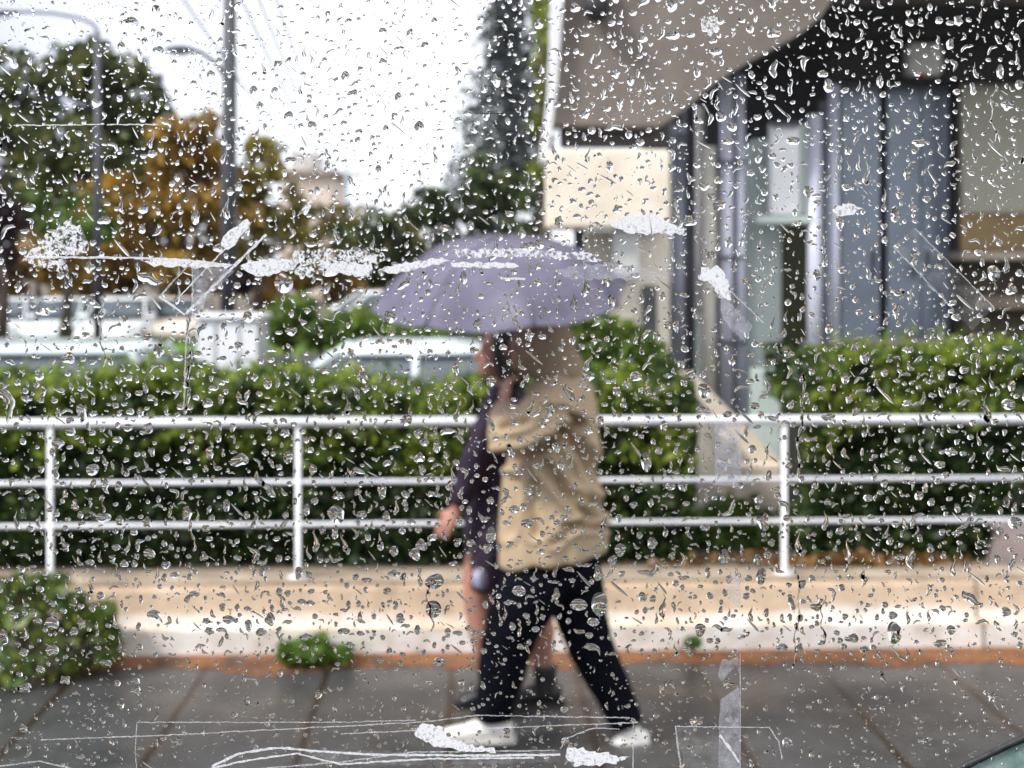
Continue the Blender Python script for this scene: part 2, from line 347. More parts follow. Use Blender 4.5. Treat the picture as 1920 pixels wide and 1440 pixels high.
# ------------------------------------------------------------ hedges
def interp(px, prof):
    for (a, ya), (c, yc) in zip(prof, prof[1:]):
        if a <= px <= c: return ya+(yc-ya)*(px-a)/(c-a)
    return prof[-1][1] if px > prof[-1][0] else prof[0][1]
def hedge(name, label, px0, px1, prof, d0=7.0, d1=8.1, n=42000, tips=15000):
    dm = (d0+d1)/2; sh = dm*math.sin(YAW); df = d0+.1; xc = ((px0+px1)/2-960)*df/F+sh
    root = empty(name, S(xc, dm, .33), YAW, label=label, cat='hedge')
    zt = lambda px: CH-(interp(px, prof)+26-HY)*(d0+.35)/F
    x0, x1 = (px0-960)*df/F+sh, (px1-960)*df/F+sh
    U = RNG.random((n, 3)); X = x0+(x1-x0)*U[:,0]
    T = np.array([zt(960+(x-sh)*F/(d0+.35)) for x in X]); T += np.array([.05*noise.noise(Vector((x*3, 0, 0))) for x in X])
    sel = RNG.random(n)
    D = np.where(sel < .6, d0+.16*RNG.random(n)**1.3, d0+(d1-d0)*U[:,1])
    Z = np.where(sel < .6, .33+(T-.36)*U[:,2], T-.16*RNG.random(n)**1.5)
    D += np.array([.1*noise.noise(Vector((x*2.5, z*3, 4))) for x, z in zip(X, Z)])
    ends = RNG.random(n) < .06; X = np.where(ends, np.where(RNG.random(n) < .5, x0+.05*RNG.random(n), x1-.05*RNG.random(n)), X)
    ca, sa = math.cos(YAW), math.sin(YAW)
    P = np.stack([X*ca-D*sa, X*sa+D*ca, Z], 1)
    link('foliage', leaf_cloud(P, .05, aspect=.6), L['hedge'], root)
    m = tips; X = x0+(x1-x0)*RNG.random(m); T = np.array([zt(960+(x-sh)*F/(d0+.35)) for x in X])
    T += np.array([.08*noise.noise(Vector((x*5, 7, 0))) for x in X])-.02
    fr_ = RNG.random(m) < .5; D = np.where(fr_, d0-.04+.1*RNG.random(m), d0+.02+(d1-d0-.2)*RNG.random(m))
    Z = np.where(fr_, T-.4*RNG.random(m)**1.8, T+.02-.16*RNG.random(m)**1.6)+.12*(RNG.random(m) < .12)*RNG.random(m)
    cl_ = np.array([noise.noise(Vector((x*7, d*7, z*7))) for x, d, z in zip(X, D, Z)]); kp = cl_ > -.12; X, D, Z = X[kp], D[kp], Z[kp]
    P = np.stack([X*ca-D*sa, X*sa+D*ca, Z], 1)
    link('lit_new_growth', leaf_cloud(P, .055, aspect=.5, up=.6), L['lit_hedge_tip'], root)  # fresh tips; light on the hedge top is also put into their colour
    # solid dark core behind the leaf shell
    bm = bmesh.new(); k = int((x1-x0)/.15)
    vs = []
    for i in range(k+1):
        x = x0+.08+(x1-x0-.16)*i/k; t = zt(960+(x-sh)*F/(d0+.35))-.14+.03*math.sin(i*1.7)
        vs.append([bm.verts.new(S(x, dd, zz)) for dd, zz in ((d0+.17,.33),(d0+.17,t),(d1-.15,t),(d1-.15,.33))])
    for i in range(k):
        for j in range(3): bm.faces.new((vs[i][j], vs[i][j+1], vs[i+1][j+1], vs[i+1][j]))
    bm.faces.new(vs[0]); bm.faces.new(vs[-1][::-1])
    obj('dark_core', bm, mat('hedge_core', (.012,.014,.008), .9), root)
hedge('hedge', 'long clipped green hedge behind the railing, left of the steps', -900, 1295,
      [(-900,690),(0,685),(120,690),(220,668),(330,668),(410,690),(500,672),(580,682),(700,694),(800,708),(880,695),(960,690),(1120,685),(1200,695),(1295,722)], n=60000, tips=34000)
hedge('hedge', 'tall clipped green hedge in front of the blue grey panels, right of the steps', 1505, 2500,
      [(1505,690),(1560,645),(1620,630),(1750,640),(1850,632),(2500,640)], n=34000, tips=17000)
# leaf litter on the wall behind the railing
P = []
for c, s, n in ((1610, .34, 420), (1400, .6, 160), (1720, .3, 160)):
    x = ((c-960)*6.85/F)+.23+s*.5*RNG.normal(size=n); d = 6.78+.16*RNG.random(n); z = .36+.05*np.exp(-((x-.23-(c-960)*6.85/F)/s)**2*3)*RNG.random(n)
    P.append(np.stack([x*math.cos(YAW)-d*math.sin(YAW), x*math.sin(YAW)+d*math.cos(YAW), z], 1))
link('leaf_litter', leaf_cloud(np.concatenate(P), .045, aspect=.7), L['litter'], kind='stuff', label='dry yellow brown leaf litter on top of the low wall', cat='leaf litter')

# ------------------------------------------------------------ plants by the pavement
def bush(name, label, blobs, leafm, base, leaf, n, cat='plant', stems=9, group=None, aspect=.55, up=.3):
    root = empty(name, base, label=label, cat=cat, group=group); P = []; sb = bmesh.new()
    for (c, r) in blobs:
        P.append(pts_ellipsoid(c, r, int(n/len(blobs)), .2))
    for i in range(stems):
        c, r = blobs[i % len(blobs)]; c = Vector(c); e = c+Vector((random.gauss(0,.4)*r[0], random.gauss(0,.4)*r[1], random.uniform(0,.9)*r[2]))
        s = Vector(base)+Vector((random.gauss(0,.03), random.gauss(0,.02), 0)); loft(sb, [s, s.lerp(e, .5)+Vector((0,0,.03)), e], [.006,.004,.002], 6)
    obj('stems', sb, M['bark'], root, True)
    link('leaves', leaf_cloud(np.concatenate(P), leaf, aspect=aspect, up=up), leafm, root)
    return root
def A3(px, py, Y): return tuple(at(px, py, Y))
k6 = 6.05/F
bush('wild_shrub', 'straggly grey green wild shrub on the pavement at the foot of the low wall', [(A3(px,py,6.1+dy), (rx*k6, .13, ry*k6)) for px,py,rx,ry,dy in
     [(20,1150,75,60,0),(95,1175,80,70,.05),(165,1170,50,40,.1),(45,1225,90,60,-.05),(120,1235,60,40,0),(0,1260,90,40,-.1),(200,1190,22,18,.1),(-80,1200,90,90,0),(100,1110,34,34,.1),(70,1095,14,16,.1),(140,1135,14,20,.1),(20,1100,40,20,.05),(195,1150,20,14,.1),(205,1225,16,12,.05)]],
     L['greygreen'], at(50, 1288, 5.97), .075, 2100, stems=60, aspect=.45)
bush('small_weed', 'small bright green weed tuft growing at the wall foot left of the walkers', [(A3(px,py,6.28), (rx*k6, .1, ry*k6)) for px,py,rx,ry in [(555,1228,36,20),(605,1226,48,18),(572,1212,20,18),(645,1222,16,12),(600,1206,12,16),(535,1218,12,10)]],
     L['grass'], at(590, 1249, 6.28), .055, 900, stems=10, up=.8)
bush('small_weed', 'tiny weed sprouting against the white wall foot right of the walkers', [(A3(1300,1205,6.38), (.045,.03,.03))], L['grass'], at(1300, 1222, 6.38), .03, 160, stems=4, up=.8)
bush('garden_shrub', 'bright green garden shrub behind the hedge under the umbrella left edge', [(A3(px,py,13.5), (rx*13.5/F, .5, ry*13.5/F)) for px,py,rx,ry in [(530,610,45,45),(600,620,70,35),(690,610,60,35),(760,625,60,28),(560,580,30,30),(850,620,60,30)]],
     L['bright'], at(620, 690, 13.5), .1, 5200, cat='shrub')
bush('garden_shrub', 'leafy green shrub between the walkers and the cream box', [(A3(px,py,8.9), (rx*8.9/F, .25, ry*8.9/F)) for px,py,rx,ry in [(1125,640,50,55),(1175,650,45,50),(1210,680,50,45),(1095,600,35,40),(1140,700,60,40)]],
     L['bright'], at(1150, 760, 8.9), .07, 5200, cat='shrub')
# ------------------------------------------------------------ grass verge and cars far off
bm = bmesh.new(); box(bm, -40, 31, -.2, 14, 34, 0); gv = obj('grass_verge', bm, mat('verge_grass', (.17,.3,.04), .9, scale=3), kind='structure')
P = np.stack([-22+28*RNG.random(9000), 31+3*RNG.random(9000), .04+.03*RNG.random(9000)], 1)
link('verge_grass', leaf_cloud(P, .14, aspect=.25, up=1.6), L['grass'], kind='stuff', label='strip of bright green grass in front of the far parked cars', cat='grass')
def car_paint():
    b = NB('car_paint'); oi = b.n('ShaderNodeObjectInfo'); p = b.pbr(oi.outputs['Color'], .25); 
    p.inputs['Coat Weight'].default_value = .5
    return b.done(p)
M['paint'] = car_paint(); M['lamp_red'] = mat('tail_lamp', (.35,.02,.02), .2); M['lamp_clear'] = mat('head_lamp', (.7,.72,.75), .1); M['rim'] = mat('wheel_rim', (.45,.46,.48), .3, .8)
def make_car(L_=4.2, W=1.74, H=1.42, wagon=False):
    root = empty('parked_car', (0,0,0))
    hw = W/2
    # lower body: stations along X, front at -X
    st = [(-.5,.30,.52,.78),(-.48,.24,.62,.88),(-.42,.2,.70,.95),(-.3,.18,.78,.99),(-.2,.18,.84,1),(0,.18,.88,1),(.2,.18,.9,1),(.36,.18,.92,.99),(.45,.22,.9,.96),(.49,.28,.8,.9),(.5,.34,.6,.86)]
    bm = bmesh.new(); rings = []
    for fx, z0, z1, wf in st:
        x = fx*L_; w2 = hw*wf; r = []
        prof = [(.75,0),(1,.12),(1.02,.45),(1,.72),(.93,.93),(.8,1)]
        pts = [(-a*w2, z0+(z1-z0)*t) for a, t in prof]+[(a*w2, z0+(z1-z0)*t) for a, t in prof[::-1]]
        rings.append([bm.verts.new((x, y, z)) for y, z in pts])
    n = len(rings[0])
    for i in range(len(rings)-1):
        for j in range(n): bm.faces.new((rings[i][j], rings[i][(j+1)%n], rings[i+1][(j+1)%n], rings[i+1][j]))
    bm.faces.new(rings[0][::-1]); bm.faces.new(rings[-1])
    obj('body', bm, M['paint'], root, True)
    # glasshouse and roof
    xb = (.46 if wagon else .34); xt = (.4 if wagon else .2)
    base = [(-.22,.86),(xb,.9)]; topx = (-.06, xt)
    bm = bmesh.new(); lv = []
    for z, x0, x1, wf in ((.86, -.235*L_, xb*L_, .93), (H*.8, -.13*L_, (xb+xt)/2*L_, .84), (H-.05, topx[0]*L_, xt*L_, .74)):
        ring = []
        for k in range(20):
            a = 2*math.pi*k/20; c, s = math.cos(a), math.sin(a)
            ring.append(bm.verts.new(((x0+x1)/2+(x1-x0)/2*math.copysign(abs(c)**.4, c), hw*wf*math.copysign(abs(s)**.35, s), z)))
        lv.append(ring)
    for i in range(2):
        for k in range(20): bm.faces.new((lv[i][k], lv[i][(k+1)%20], lv[i+1][(k+1)%20], lv[i+1][k]))
    bm.faces.new(lv[0][::-1]); bm.faces.new(lv[-1])
    obj('windows', bm, M['glass_dark'], root, True)
    bm = bmesh.new(); lv = []
    for z, g in ((H-.07, 1.02), (H-.03, 1.0), (H-.005, .85), (H, .5)):
        x0, x1 = topx[0]*L_, xt*L_
        lv.append([bm.verts.new(((x0+x1)/2+(x1-x0)/2*g*math.copysign(abs(math.cos(a))**.4, math.cos(a)), hw*.76*g*math.copysign(abs(math.sin(a))**.35, math.sin(a)), z)) for a in [2*math.pi*k/20 for k in range(20)]])
    for i in range(3):
        for k in range(20): bm.faces.new((lv[i][k], lv[i][(k+1)%20], lv[i+1][(k+1)%20], lv[i+1][k]))
    bm.faces.new(lv[0][::-1]); bm.faces.new(lv[-1])
    obj('roof', bm, M['paint'], root, True)
    for s in (-1, 1):
        for (xa, za, xb2, zb) in ((-.225*L_,.87,topx[0]*L_,H-.05),(.08*L_,.88,.08*L_,H-.05),(xb*L_*.98,.9,xt*L_,H-.05)):
            bm = bmesh.new(); tube(bm, (xa, s*hw*.93, za), (xb2, s*hw*.75, zb), .03, seg=6); obj('pillar', bm, M['paint'], root)
        bm = bmesh.new(); ball(bm, (-.2*L_, s*(hw+.09), .95), (.07,.1,.065), 10); obj('wing_mirror', bm, M['paint'], root, True)
        bm = bmesh.new(); ball(bm, (-.462*L_, s*hw*.68, .62), (.12,.2,.07), 12); obj('headlight', bm, M['lamp_clear'], root, True)
        bm = bmesh.new(); ball(bm, (.48*L_, s*hw*.72, .76), (.08,.16,.09), 12); obj('tail_light', bm, M['lamp_red'], root, True)
        for fx in (-.31, .3):
            bm = bmesh.new(); loft(bm, [(fx*L_, s*(hw-.2), .31), (fx*L_, s*(hw+.01), .31)], [.31, .31], 20, ref=Vector((0,0,1))); wh = obj('wheel', bm, M['rubber'], root, True)
            bm = bmesh.new(); loft(bm, [(fx*L_, s*(hw), .31), (fx*L_, s*(hw+.018), .31)], [.2, .19], 16, ref=Vector((0,0,1))); r_ = obj('rim', bm, M['rim'], root, True); r_.parent = wh; r_.matrix_parent_inverse = Matrix()
    return root
def copy_tree(o, parent=None):
    c = o.copy(); COL.objects.link(c); c.parent = parent
    for ch in [x for x in bpy.data.objects if x.parent == o]: copy_tree(ch, c)
    return c
def paint(root, col):
    for ch in root.children: ch.color = (*col, 1)
def place(root, x, y, z, rz, label, col, group):
    root.location = (x, y, z); root.rotation_euler.z = rz; tag(root, label, 'car', group); paint(root, col)
car0 = make_car(); wag = make_car(4.5, 1.78, 1.44, True)
G = 'cars parked beyond the hedge'
place(car0, (705-960)*9.95/F, 9.95, -.04, R(2), 'pale blue white car parked just behind the hedge beside the umbrella', (.72,.8,.86), G)
place(wag, (-130-960)*10.6/F, 10.6, -.1, R(3), 'white estate car parked just behind the hedge at the left edge', (.6,.68,.7), G)
for px, Y, rz, col, lab in ((10, 36.5, 95, (.85,.87,.92), 'white car at the far left beyond the grass strip'),
                            (120, 37, 86, (.78,.86,.88), 'pale teal and white car beyond the grass strip between two white cars'),
                            (-105, 37, 88, (.5,.2,.2), 'dull red car beyond the left edge'),
                            (232, 36.5, 93, (.88,.9,.9), 'large white car facing the camera near the grey pole'),
                            (340, 38, 90, (.85,.74,.62), 'beige car standing far off beside the tape corner'),
                            (700, 34, 20, (.85,.87,.9), 'small white car far off left of the umbrella')):
    c = copy_tree(car0 if px != 232 else wag); place(c, (px-960)*Y/F, Y, -.35 if Y > 35 else -.1, R(rz), lab, col, 'far cars across the car park')

# ------------------------------------------------------------ cabinet, poles, wires
root = empty('utility_cabinet', at(425, 0, 12).xy.to_3d()+Vector((0,0,-.1)), label='white double door utility cabinet at the foot of the grey pole', cat='cabinet')
def pbox(px0, py0, px1, py1, Y, th, bev=.01, bm=None, zmin=None):
    a = at(px0, py1, Y); c = at(px1, py0, Y); bm = bm or bmesh.new()
    z0 = a.z if zmin is None else zmin
    box(bm, a.x, Y, z0, c.x, Y+th, c.z, bev); return bm
obj('cabinet_body', pbox(368, 600, 486, 700, 12, .45, zmin=-.1), mat('cabinet_grey', (.62,.64,.63), .5), root)
for a, c in ((372, 402), (408, 446), (453, 482)): obj('door', pbox(a, 608, c, 690, 11.975, .022, .004, zmin=-.02), M['white_paint'], root)
obj('cabinet_top', pbox(362, 590, 490, 599, 11.94, .56), M['white_paint'], root)
# main lamp post
lp = at(430, 0, 20); root = empty('lamp_post', (lp.x, 20, -.1), label='thick dark grey lamp post rising out of the picture beside the orange tree', cat='lamp post')
bm = bmesh.new(); loft(bm, [(lp.x-.04,20,-.1),(lp.x,20,4),(lp.x+.02,20,9)], [.125,.115,.1], 18); obj('pole', bm, M['pole_grey'], root, True)
def lamp(root, e, arm, Y, hx):
    bm = bmesh.new(); loft(bm, arm, [.035]*len(arm), 10); obj('arm', bm, M['pole_grey'], root, True)
    bm = bmesh.new(); ball(bm, e, (hx, .13, .07), 16); obj('lamp_head', bm, M['pole_grey'], root, True)
    bm = bmesh.new(); ball(bm, (e[0], e[1], e[2]-.05), (hx*.7, .09, .045), 14); obj('lamp_lens', bm, M['lamp_clear'], root, True)
lamp(root, A3(337, 93, 20), [A3(345,90,20), A3(375,97,20), A3(405,118,20), A3(425,150,20)], 20, .24)
lp2 = at(183, 0, 28); root = empty('lamp_post', (lp2.x, 28, -.1), label='slim grey lamp post with long curved arm in front of the big dark tree', cat='lamp post')
bm = bmesh.new(); loft(bm, [(lp2.x,28,-.1),(lp2.x,28,4),A3(183,60,28)], [.09,.08,.06], 12); obj('pole', bm, M['pole_grey'], root, True)
lamp(root, A3(5, 24, 28), [A3(183,60,28), A3(175,45,28), A3(150,34,28), A3(100,25,28), A3(50,22,28), A3(10,22,28)], 28, .35)
fp = at(650, 0, 60); root = empty('utility_pole', (fp.x, 60, 0), label='thin pale far pole against the sky right of the ochre tree', cat='pole')
bm = bmesh.new(); loft(bm, [(fp.x,60,0), A3(650,312,60)], [.12,.08], 10); obj('pole', bm, mat('far_pole', (.3,.38,.42), .7), root, True)
bm = bmesh.new(); box(bm, fp.x-.7, 59.95, at(0,330,60).z, fp.x+.7, 60.05, at(0,330,60).z+.1); obj('cross_arm', bm, M['pole_grey'], root)
wm = mat('wire', (.35,.36,.4), .6)
for i, (p0, p1) in enumerate((((318,-40,14),(640,350,58)), ((440,-30,13),(646,335,58)), ((470,-40,13),(650,325,58)), ((505,-40,13),(655,318,58)))):
    a, c = at(*p0), at(*p1); pts = [a.lerp(c, t)-Vector((0,0,1.1*4*t*(1-t)*.5)) for t in np.linspace(0,1,20)]
    bm = bmesh.new(); loft(bm, pts, [.016]*20, 6)
    obj('overhead_wire', bm, wm, smooth=True, label=('single steep overhead wire left of the thick lamp post', 'first overhead wire right of the thick lamp post', 'middle of the three wires right of the thick lamp post', 'rightmost overhead wire in the white sky')[i], cat='wire', group='overhead wires across the sky')

# ------------------------------------------------------------ trees
tree('broad_tree', 'big dark green tree at the left with its top just under the lamp arm', [(155,110,75,55),(215,135,60,60),(110,150,85,60),(55,190,85,65),(170,215,130,80),(40,270,95,90),(130,310,140,80),(275,225,50,50),(250,300,75,65),(-60,260,90,120),(60,370,110,70),(200,390,110,60),(285,190,30,45),(300,260,45,60),(-20,180,70,60)], 45, L['dark_green'], 130, .36, 46)
tree('autumn_tree', 'orange brown autumn tree left of the thick lamp post', [(360,250,60,50),(400,290,50,60),(330,280,60,60),(300,300,80,50),(400,480,60,60),(200,420,80,70),(90,470,70,50),(380,330,60,60),(280,380,110,60),(380,420,80,60),(240,450,110,50),(340,490,90,40),(150,470,90,50)], 39, L['orange'], 320, .32, 44)
tree('ochre_tree', 'ochre tree right of the thick lamp post', [(480,275,45,30),(500,310,45,45),(470,350,50,60),(490,410,50,50),(460,470,60,40),(540,400,40,50),(560,450,50,50)], 42, L['ochre'], 480, .3, 44)
tree('small_green_tree', 'small round bright green tree in front of the big dark tree', [(60,385,50,30),(130,400,70,35),(190,420,35,30),(100,440,80,35)], 33, L['bright'], 120, .22, 22)
tree('plum_tree', 'dark plum coloured tree at the far left edge', [(-20,360,55,60),(10,430,60,60),(20,500,60,40),(-60,420,60,100)], 31, L['plum'], 0, .24, 26)
tree('yellow_tree', 'small yellow autumn tree by the far pole', [(620,410,40,30),(665,425,50,34),(610,455,60,40),(690,460,60,36),(740,430,40,30)], 44, L['ochre'], 640, .26, 22)
tree('round_tree', 'dark green round tree above the umbrella', [(930,350,60,45),(880,370,60,45),(960,400,65,50),(830,390,60,40),(890,430,80,40),(780,420,60,38),(740,450,60,35),(985,360,40,50),(700,430,50,35),(960,450,60,40)], 28, L['deep_green'], 900, .2, 30, gaps=.1)
tree('leafy_tree', 'yellow green slender tree squeezed beside the white edge of the building', [(1018,20,24,60),(1020,100,22,50),(1015,170,24,50),(1010,230,28,40),(1015,325,24,22)], 24, L['yellowgreen'], 1015, .17, 26, gaps=.1)
for px, py, rx, ry, Y, m, lab in ((70,500,170,62,41,'orange','brown orange far shrubbery under the big dark tree'),(330,505,150,60,43,'plum','dark brown far shrubbery behind the tape corner'),
        (560,520,130,42,50,'orange','rust brown far shrubbery right of the grey pole'),(780,500,140,45,46,'dark_green','dark olive far shrubbery left of the umbrella'),(1010,500,140,45,46,'dark_green','dark far shrubbery behind the umbrella'),(-240,470,180,80,44,'dark_green','dark shrubbery beyond the left edge')):
    tree('shrubbery', lab, [(px+dx, py+dy, rx*.45, ry) for dx, dy in ((-rx*.6,5),(0,-5),(rx*.6,3))], Y, L[m], px, .34, 40, cat='shrubs', gaps=.05)
# conifer
def conifer(Y, px, top, bot, wpx):
    base = at(px, 0, Y); base.z = 0; root = empty('conifer_tree', base, label='tall grey green conifer with drooping tiers against the white sky', cat='tree')
    zt, zb = at(px, top, Y).z, at(px, bot, Y).z; k = Y/F
    tb = bmesh.new(); loft(tb, [base, (base.x, Y, zt)], [.28, .03], 10); P = []
    nt_ = 21
    for i in range(nt_):
        t = i/(nt_-1); z = zt+(zb-zt)*t; reach = wpx*k*(.06+.94*t**1.5)*random.uniform(.6, 1.15)
        nb = 5
        for j in range(nb):
            a = 2*math.pi*(j/nb)+i*.9+random.uniform(-.3,.3); rr = reach*random.uniform(.65, 1.1)
            tip = Vector((base.x+math.cos(a)*rr, Y+math.sin(a)*rr, z-rr*.35)); st = Vector((base.x, Y, z+.1))
            loft(tb, [st, st.lerp(tip, .5)+Vector((0,0,.12*rr)), tip], [.05,.03,.01], 5)
            n = int(26+44*rr); s = RNG.random(n)**.7
            c = np.array(st)[None]*(1-s)[:,None]+np.array(tip)[None]*s[:,None]; c[:,2] += .45*rr*s*(1-s)
            c += RNG.normal(size=(n,3))*np.array([.16,.16,.1])*(1+.3*rr); c[:,2] -= np.abs(RNG.normal(size=n))*.2
            P.append(c)
    obj('trunk', tb, M['bark'], root, True); link('crown', leaf_cloud(np.concatenate(P), .26, aspect=.35), L['conifer'], root)
conifer(38, 955, -190, 345, 205)
# far pale house between the trees
M['far_glass'] = mat('far_glass', (.25,.2,.18), .4)
root = empty('far_house', at(565, 0, 70).xy.to_3d(), label='pale beige far house behind the ochre tree', cat='house')
bm = pbox(525, 330, 620, 560, 70, 6, 0); obj('wall', bm, mat('far_render', (.72,.6,.52), .8), root)
bm = pbox(545, 285, 585, 329, 70.5, 4, 0); obj('upper_storey', bm, mat('far_render_light', (.6,.57,.54), .8), root)
for a, c2 in ((540,385),(575,385),(540,430),(575,430)): obj('window', pbox(a, c2, a+18, c2+24, 69.95, .045, 0), M['far_glass'], root)
bm = pbox(518, 318, 628, 329, 69.7, 6.6, 0); obj('roof', bm, mat('far_roof', (.3,.24,.2), .8), root)

# ------------------------------------------------------------ building on the right
B = empty('building', at(1500, 0, 10).xy.to_3d()+Vector((0,0,.3)), label='modern building with grey overhanging wall, steel pipes and blue grey panels', cat='building')
stucco = walltex('grey_stucco', (.15,.125,.107), (.18,.152,.132), (.205,.175,.152)); cream = walltex('cream_render', (.7,.6,.48), (.82,.73,.61), (.86,.79,.68))
outl = [(1045,-350),(1045,60),(1040,150),(1036,232),(1236,236),(1262,222),(1300,192),(1345,152),(1400,118),(1455,88),(1505,60),(1540,30),(1565,-8),(2300,-8),(2300,-350)]
bm = bmesh.new(); ngon_prism(bm, [at(x, y, 9.5) for x, y in outl], Vector((0,.35,0))); obj('upper_wall', bm, stucco, B)
bm = bmesh.new(); ngon_prism(bm, [at(x, y, 9.42) for x, y in [(1036,-350),(1056,-350),(1056,0),(1046,150),(1036,232),(1024,300),(1012,300),(1022,230),(1030,150),(1036,0)]], Vector((0,.5,0))); obj('edge_trim', bm, M['white_paint'], B)
dark = mat('shaded_soffit', (.014,.012,.011), .8)  # near-black; shade of the recess is put into this colour
def part(nm, r, Y, th, m, bev=.01, zmin=None): return obj(nm, pbox(*r, Y, th, bev, zmin=zmin), m, B)
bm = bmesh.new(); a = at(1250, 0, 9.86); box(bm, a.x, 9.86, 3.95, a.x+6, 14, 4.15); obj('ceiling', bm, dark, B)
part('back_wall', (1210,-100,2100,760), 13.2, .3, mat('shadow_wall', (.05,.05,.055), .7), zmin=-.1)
part('shadow_gap', (1050,238,1250,276), 9.9, .1, mat('shadow_gap_brown', (.035,.022,.018), .3))  # shadow gap under the overhang, its shade painted as a brown strip
part('fascia_box', (1026,280,1258,428), 9.2, .55, cream, .02)
part('lower_wall', (1100,433,1256,700), 9.6, .3, cream, zmin=.3)
part('service_box', (1150,432,1200,520), 9.3, .25, mat('service_grey', (.55,.56,.55), .5))
part('narrow_window', (1205,535,1232,690), 9.56, .035, mat('grey_glass', (.08,.09,.09), .2))
bm = bmesh.new(); tube(bm, at(1086,428,9.5), at(1086,700,9.5), .04); obj('dark_post', bm, M['dark_metal'], B, True)
def pipe(px, py0, r, Y, m, py1=None, nm='pipe'):
    bm = bmesh.new(); a = at(px, py0, Y); z1 = .3 if py1 is None else at(px, py1, Y).z
    tube(bm, a, (a.x, Y, z1), r, seg=18); obj(nm, bm, m, B, True)
lav = mat('lavender_steel', (.55,.56,.66), .3, .25, var=.1); slate = mat('slate_steel', (.2,.22,.27), .4, .3)
creamp = mat('cream_pipe', (.6,.57,.5), .5, var=.1); palegreen = mat('pale_green_glazed', (.52,.6,.57), .35, var=.1); blueg = mat('blue_grey_panel', (.27,.32,.4), .3, .15, var=.2, scale=2)
pipe(1272, 236, .05, 10.0, slate); pipe(1292, 200, .05, 10.4, M['dark_metal']); pipe(1330, 275, .055, 10.0, creamp)
pipe(1362, 150, .05, 9.95, lav); pipe(1388, 140, .035, 9.97, lav); pipe(1312, 200, .05, 10.7, mat('brown_pipe', (.2,.2,.21), .5))
part('pale_column', (1408,260,1466,760), 10.3, .3, palegreen, .03, zmin=.3)
part('pale_panel', (1290,590,1325,760), 10.5, .1, palegreen, zmin=.3)
part('white_panel', (1446,228,1500,402), 9.95, .12, mat('bright_white_panel', (.88,.88,.9), .4, var=.03))
part('pale_panel', (1502,232,1535,402), 10.0, .1, mat('pale_celadon', (.72,.8,.72), .4, var=.05))
part('beam', (1418,404,1532,420), 9.9, .2, palegreen)
part('planted_opening', (1468,421,1512,690), 10.9, .1, mat('green_opening', (.035,.04,.012), .8, scale=4))
pipe(1527, 215, .055, 9.95, lav); pipe(1563, 160, .045, 10.1, lav); pipe(1545, 190, .04, 10.4, slate)
for i, (a, c) in enumerate(((1578,1650),(1664,1727),(1729,1788))): part('blue_panel', (a,60,c,760), 11.0+.03*(i%2), .06, blueg, .008, zmin=.3)
part('dark_gap', (1651,60,1663,760), 11.15, .05, dark, zmin=.3)
part('shadow', (1560,-6,2100,60), 10.2, .3, mat('shadow', (.015,.014,.014), .8))  # black box where the recess lies in shadow; the shadow is its colour
part('lintel_strip', (1545,8,2100,18), 10.15, .045, mat('lintel_strip', (.14,.12,.11), .6))
part('beam_shadow', (1560,61,2100,150), 10.6, .2, dark)  # the beam's shadow drawn as a near-black box
part('side_frame', (1790,150,1800,760), 10.7, .15, dark, zmin=.3)
part('window_blind', (1801,155,2100,400), 10.8, .06, mat('olive_beige_blind', (.42,.41,.33), .7, var=.06))
part('ochre_band', (1801,402,2100,470), 10.7, .1, mat('ochre_panel', (.26,.18,.07), .6))
part('sill_beam', (1801,472,2100,488), 10.5, .3, mat('beige_beam', (.4,.33,.26), .6))
part('lower_panel', (1801,490,2100,760), 10.8, .1, mat('brown_panel', (.07,.055,.035), .7, scale=3, var=.5), zmin=.3)
part('cross_beam', (1830,556,2100,580), 10.6, .1, mat('brown_beam', (.2,.16,.12), .6))
part('concrete_base', (1515,640,1800,760), 10.6, .3, mat('beige_base', (.5,.43,.36), .8), zmin=.3)
for px_ in (1640, 1716, 1740):
    part('panel_handle', (px_-2,470,px_+2,520), 10.96, .03, M['dark_metal'], .003)
part('white_step_light', (1446,228,1500,236), 9.9, .045, M['dark_metal'], .003)
for z_ in (300, 480, 640):
    part('pipe_bracket', (1350,z_,1400,z_+6), 9.87, .03, M['dark_metal'], .002)
part('downpipe_shoe', (1258,232,1286,250), 9.9, .05, slate, .005)
# wall box and bulkhead lamp hang on the building
al = empty('alarm_box', at(1735, 112, 10.5), label='square pale alarm box with a red lamp high on the dark wall', cat='alarm box')
obj('casing', pbox(1704, 80, 1768, 140, 10.42, .17, .02), mat('alarm_casing', (.6,.58,.52), .5), al)
bm = bmesh.new(); ball(bm, at(1728, 143, 10.4), (.03,.03,.025), 12); obj('red_lamp', bm, M['lamp_red'], al, True)
bl = empty('bulkhead_lamp', at(1118, 10, 9.45), label='dark round bulkhead lamp at the top of the grey wall', cat='lamp')
bm = bmesh.new(); ball(bm, at(1118, 12, 9.38), (.1,.09,.12), 20); obj('casing', bm, mat('lamp_casing', (.012,.012,.013), .6), bl, True)
bm = bmesh.new(); box(bm, at(1108,0,9.4).x, 9.4, at(0,-15,9.4).z, at(1132,0,9.4).x, 9.497, at(0,-50,9.4).z); obj('bracket', bm, M['dark_metal'], bl)
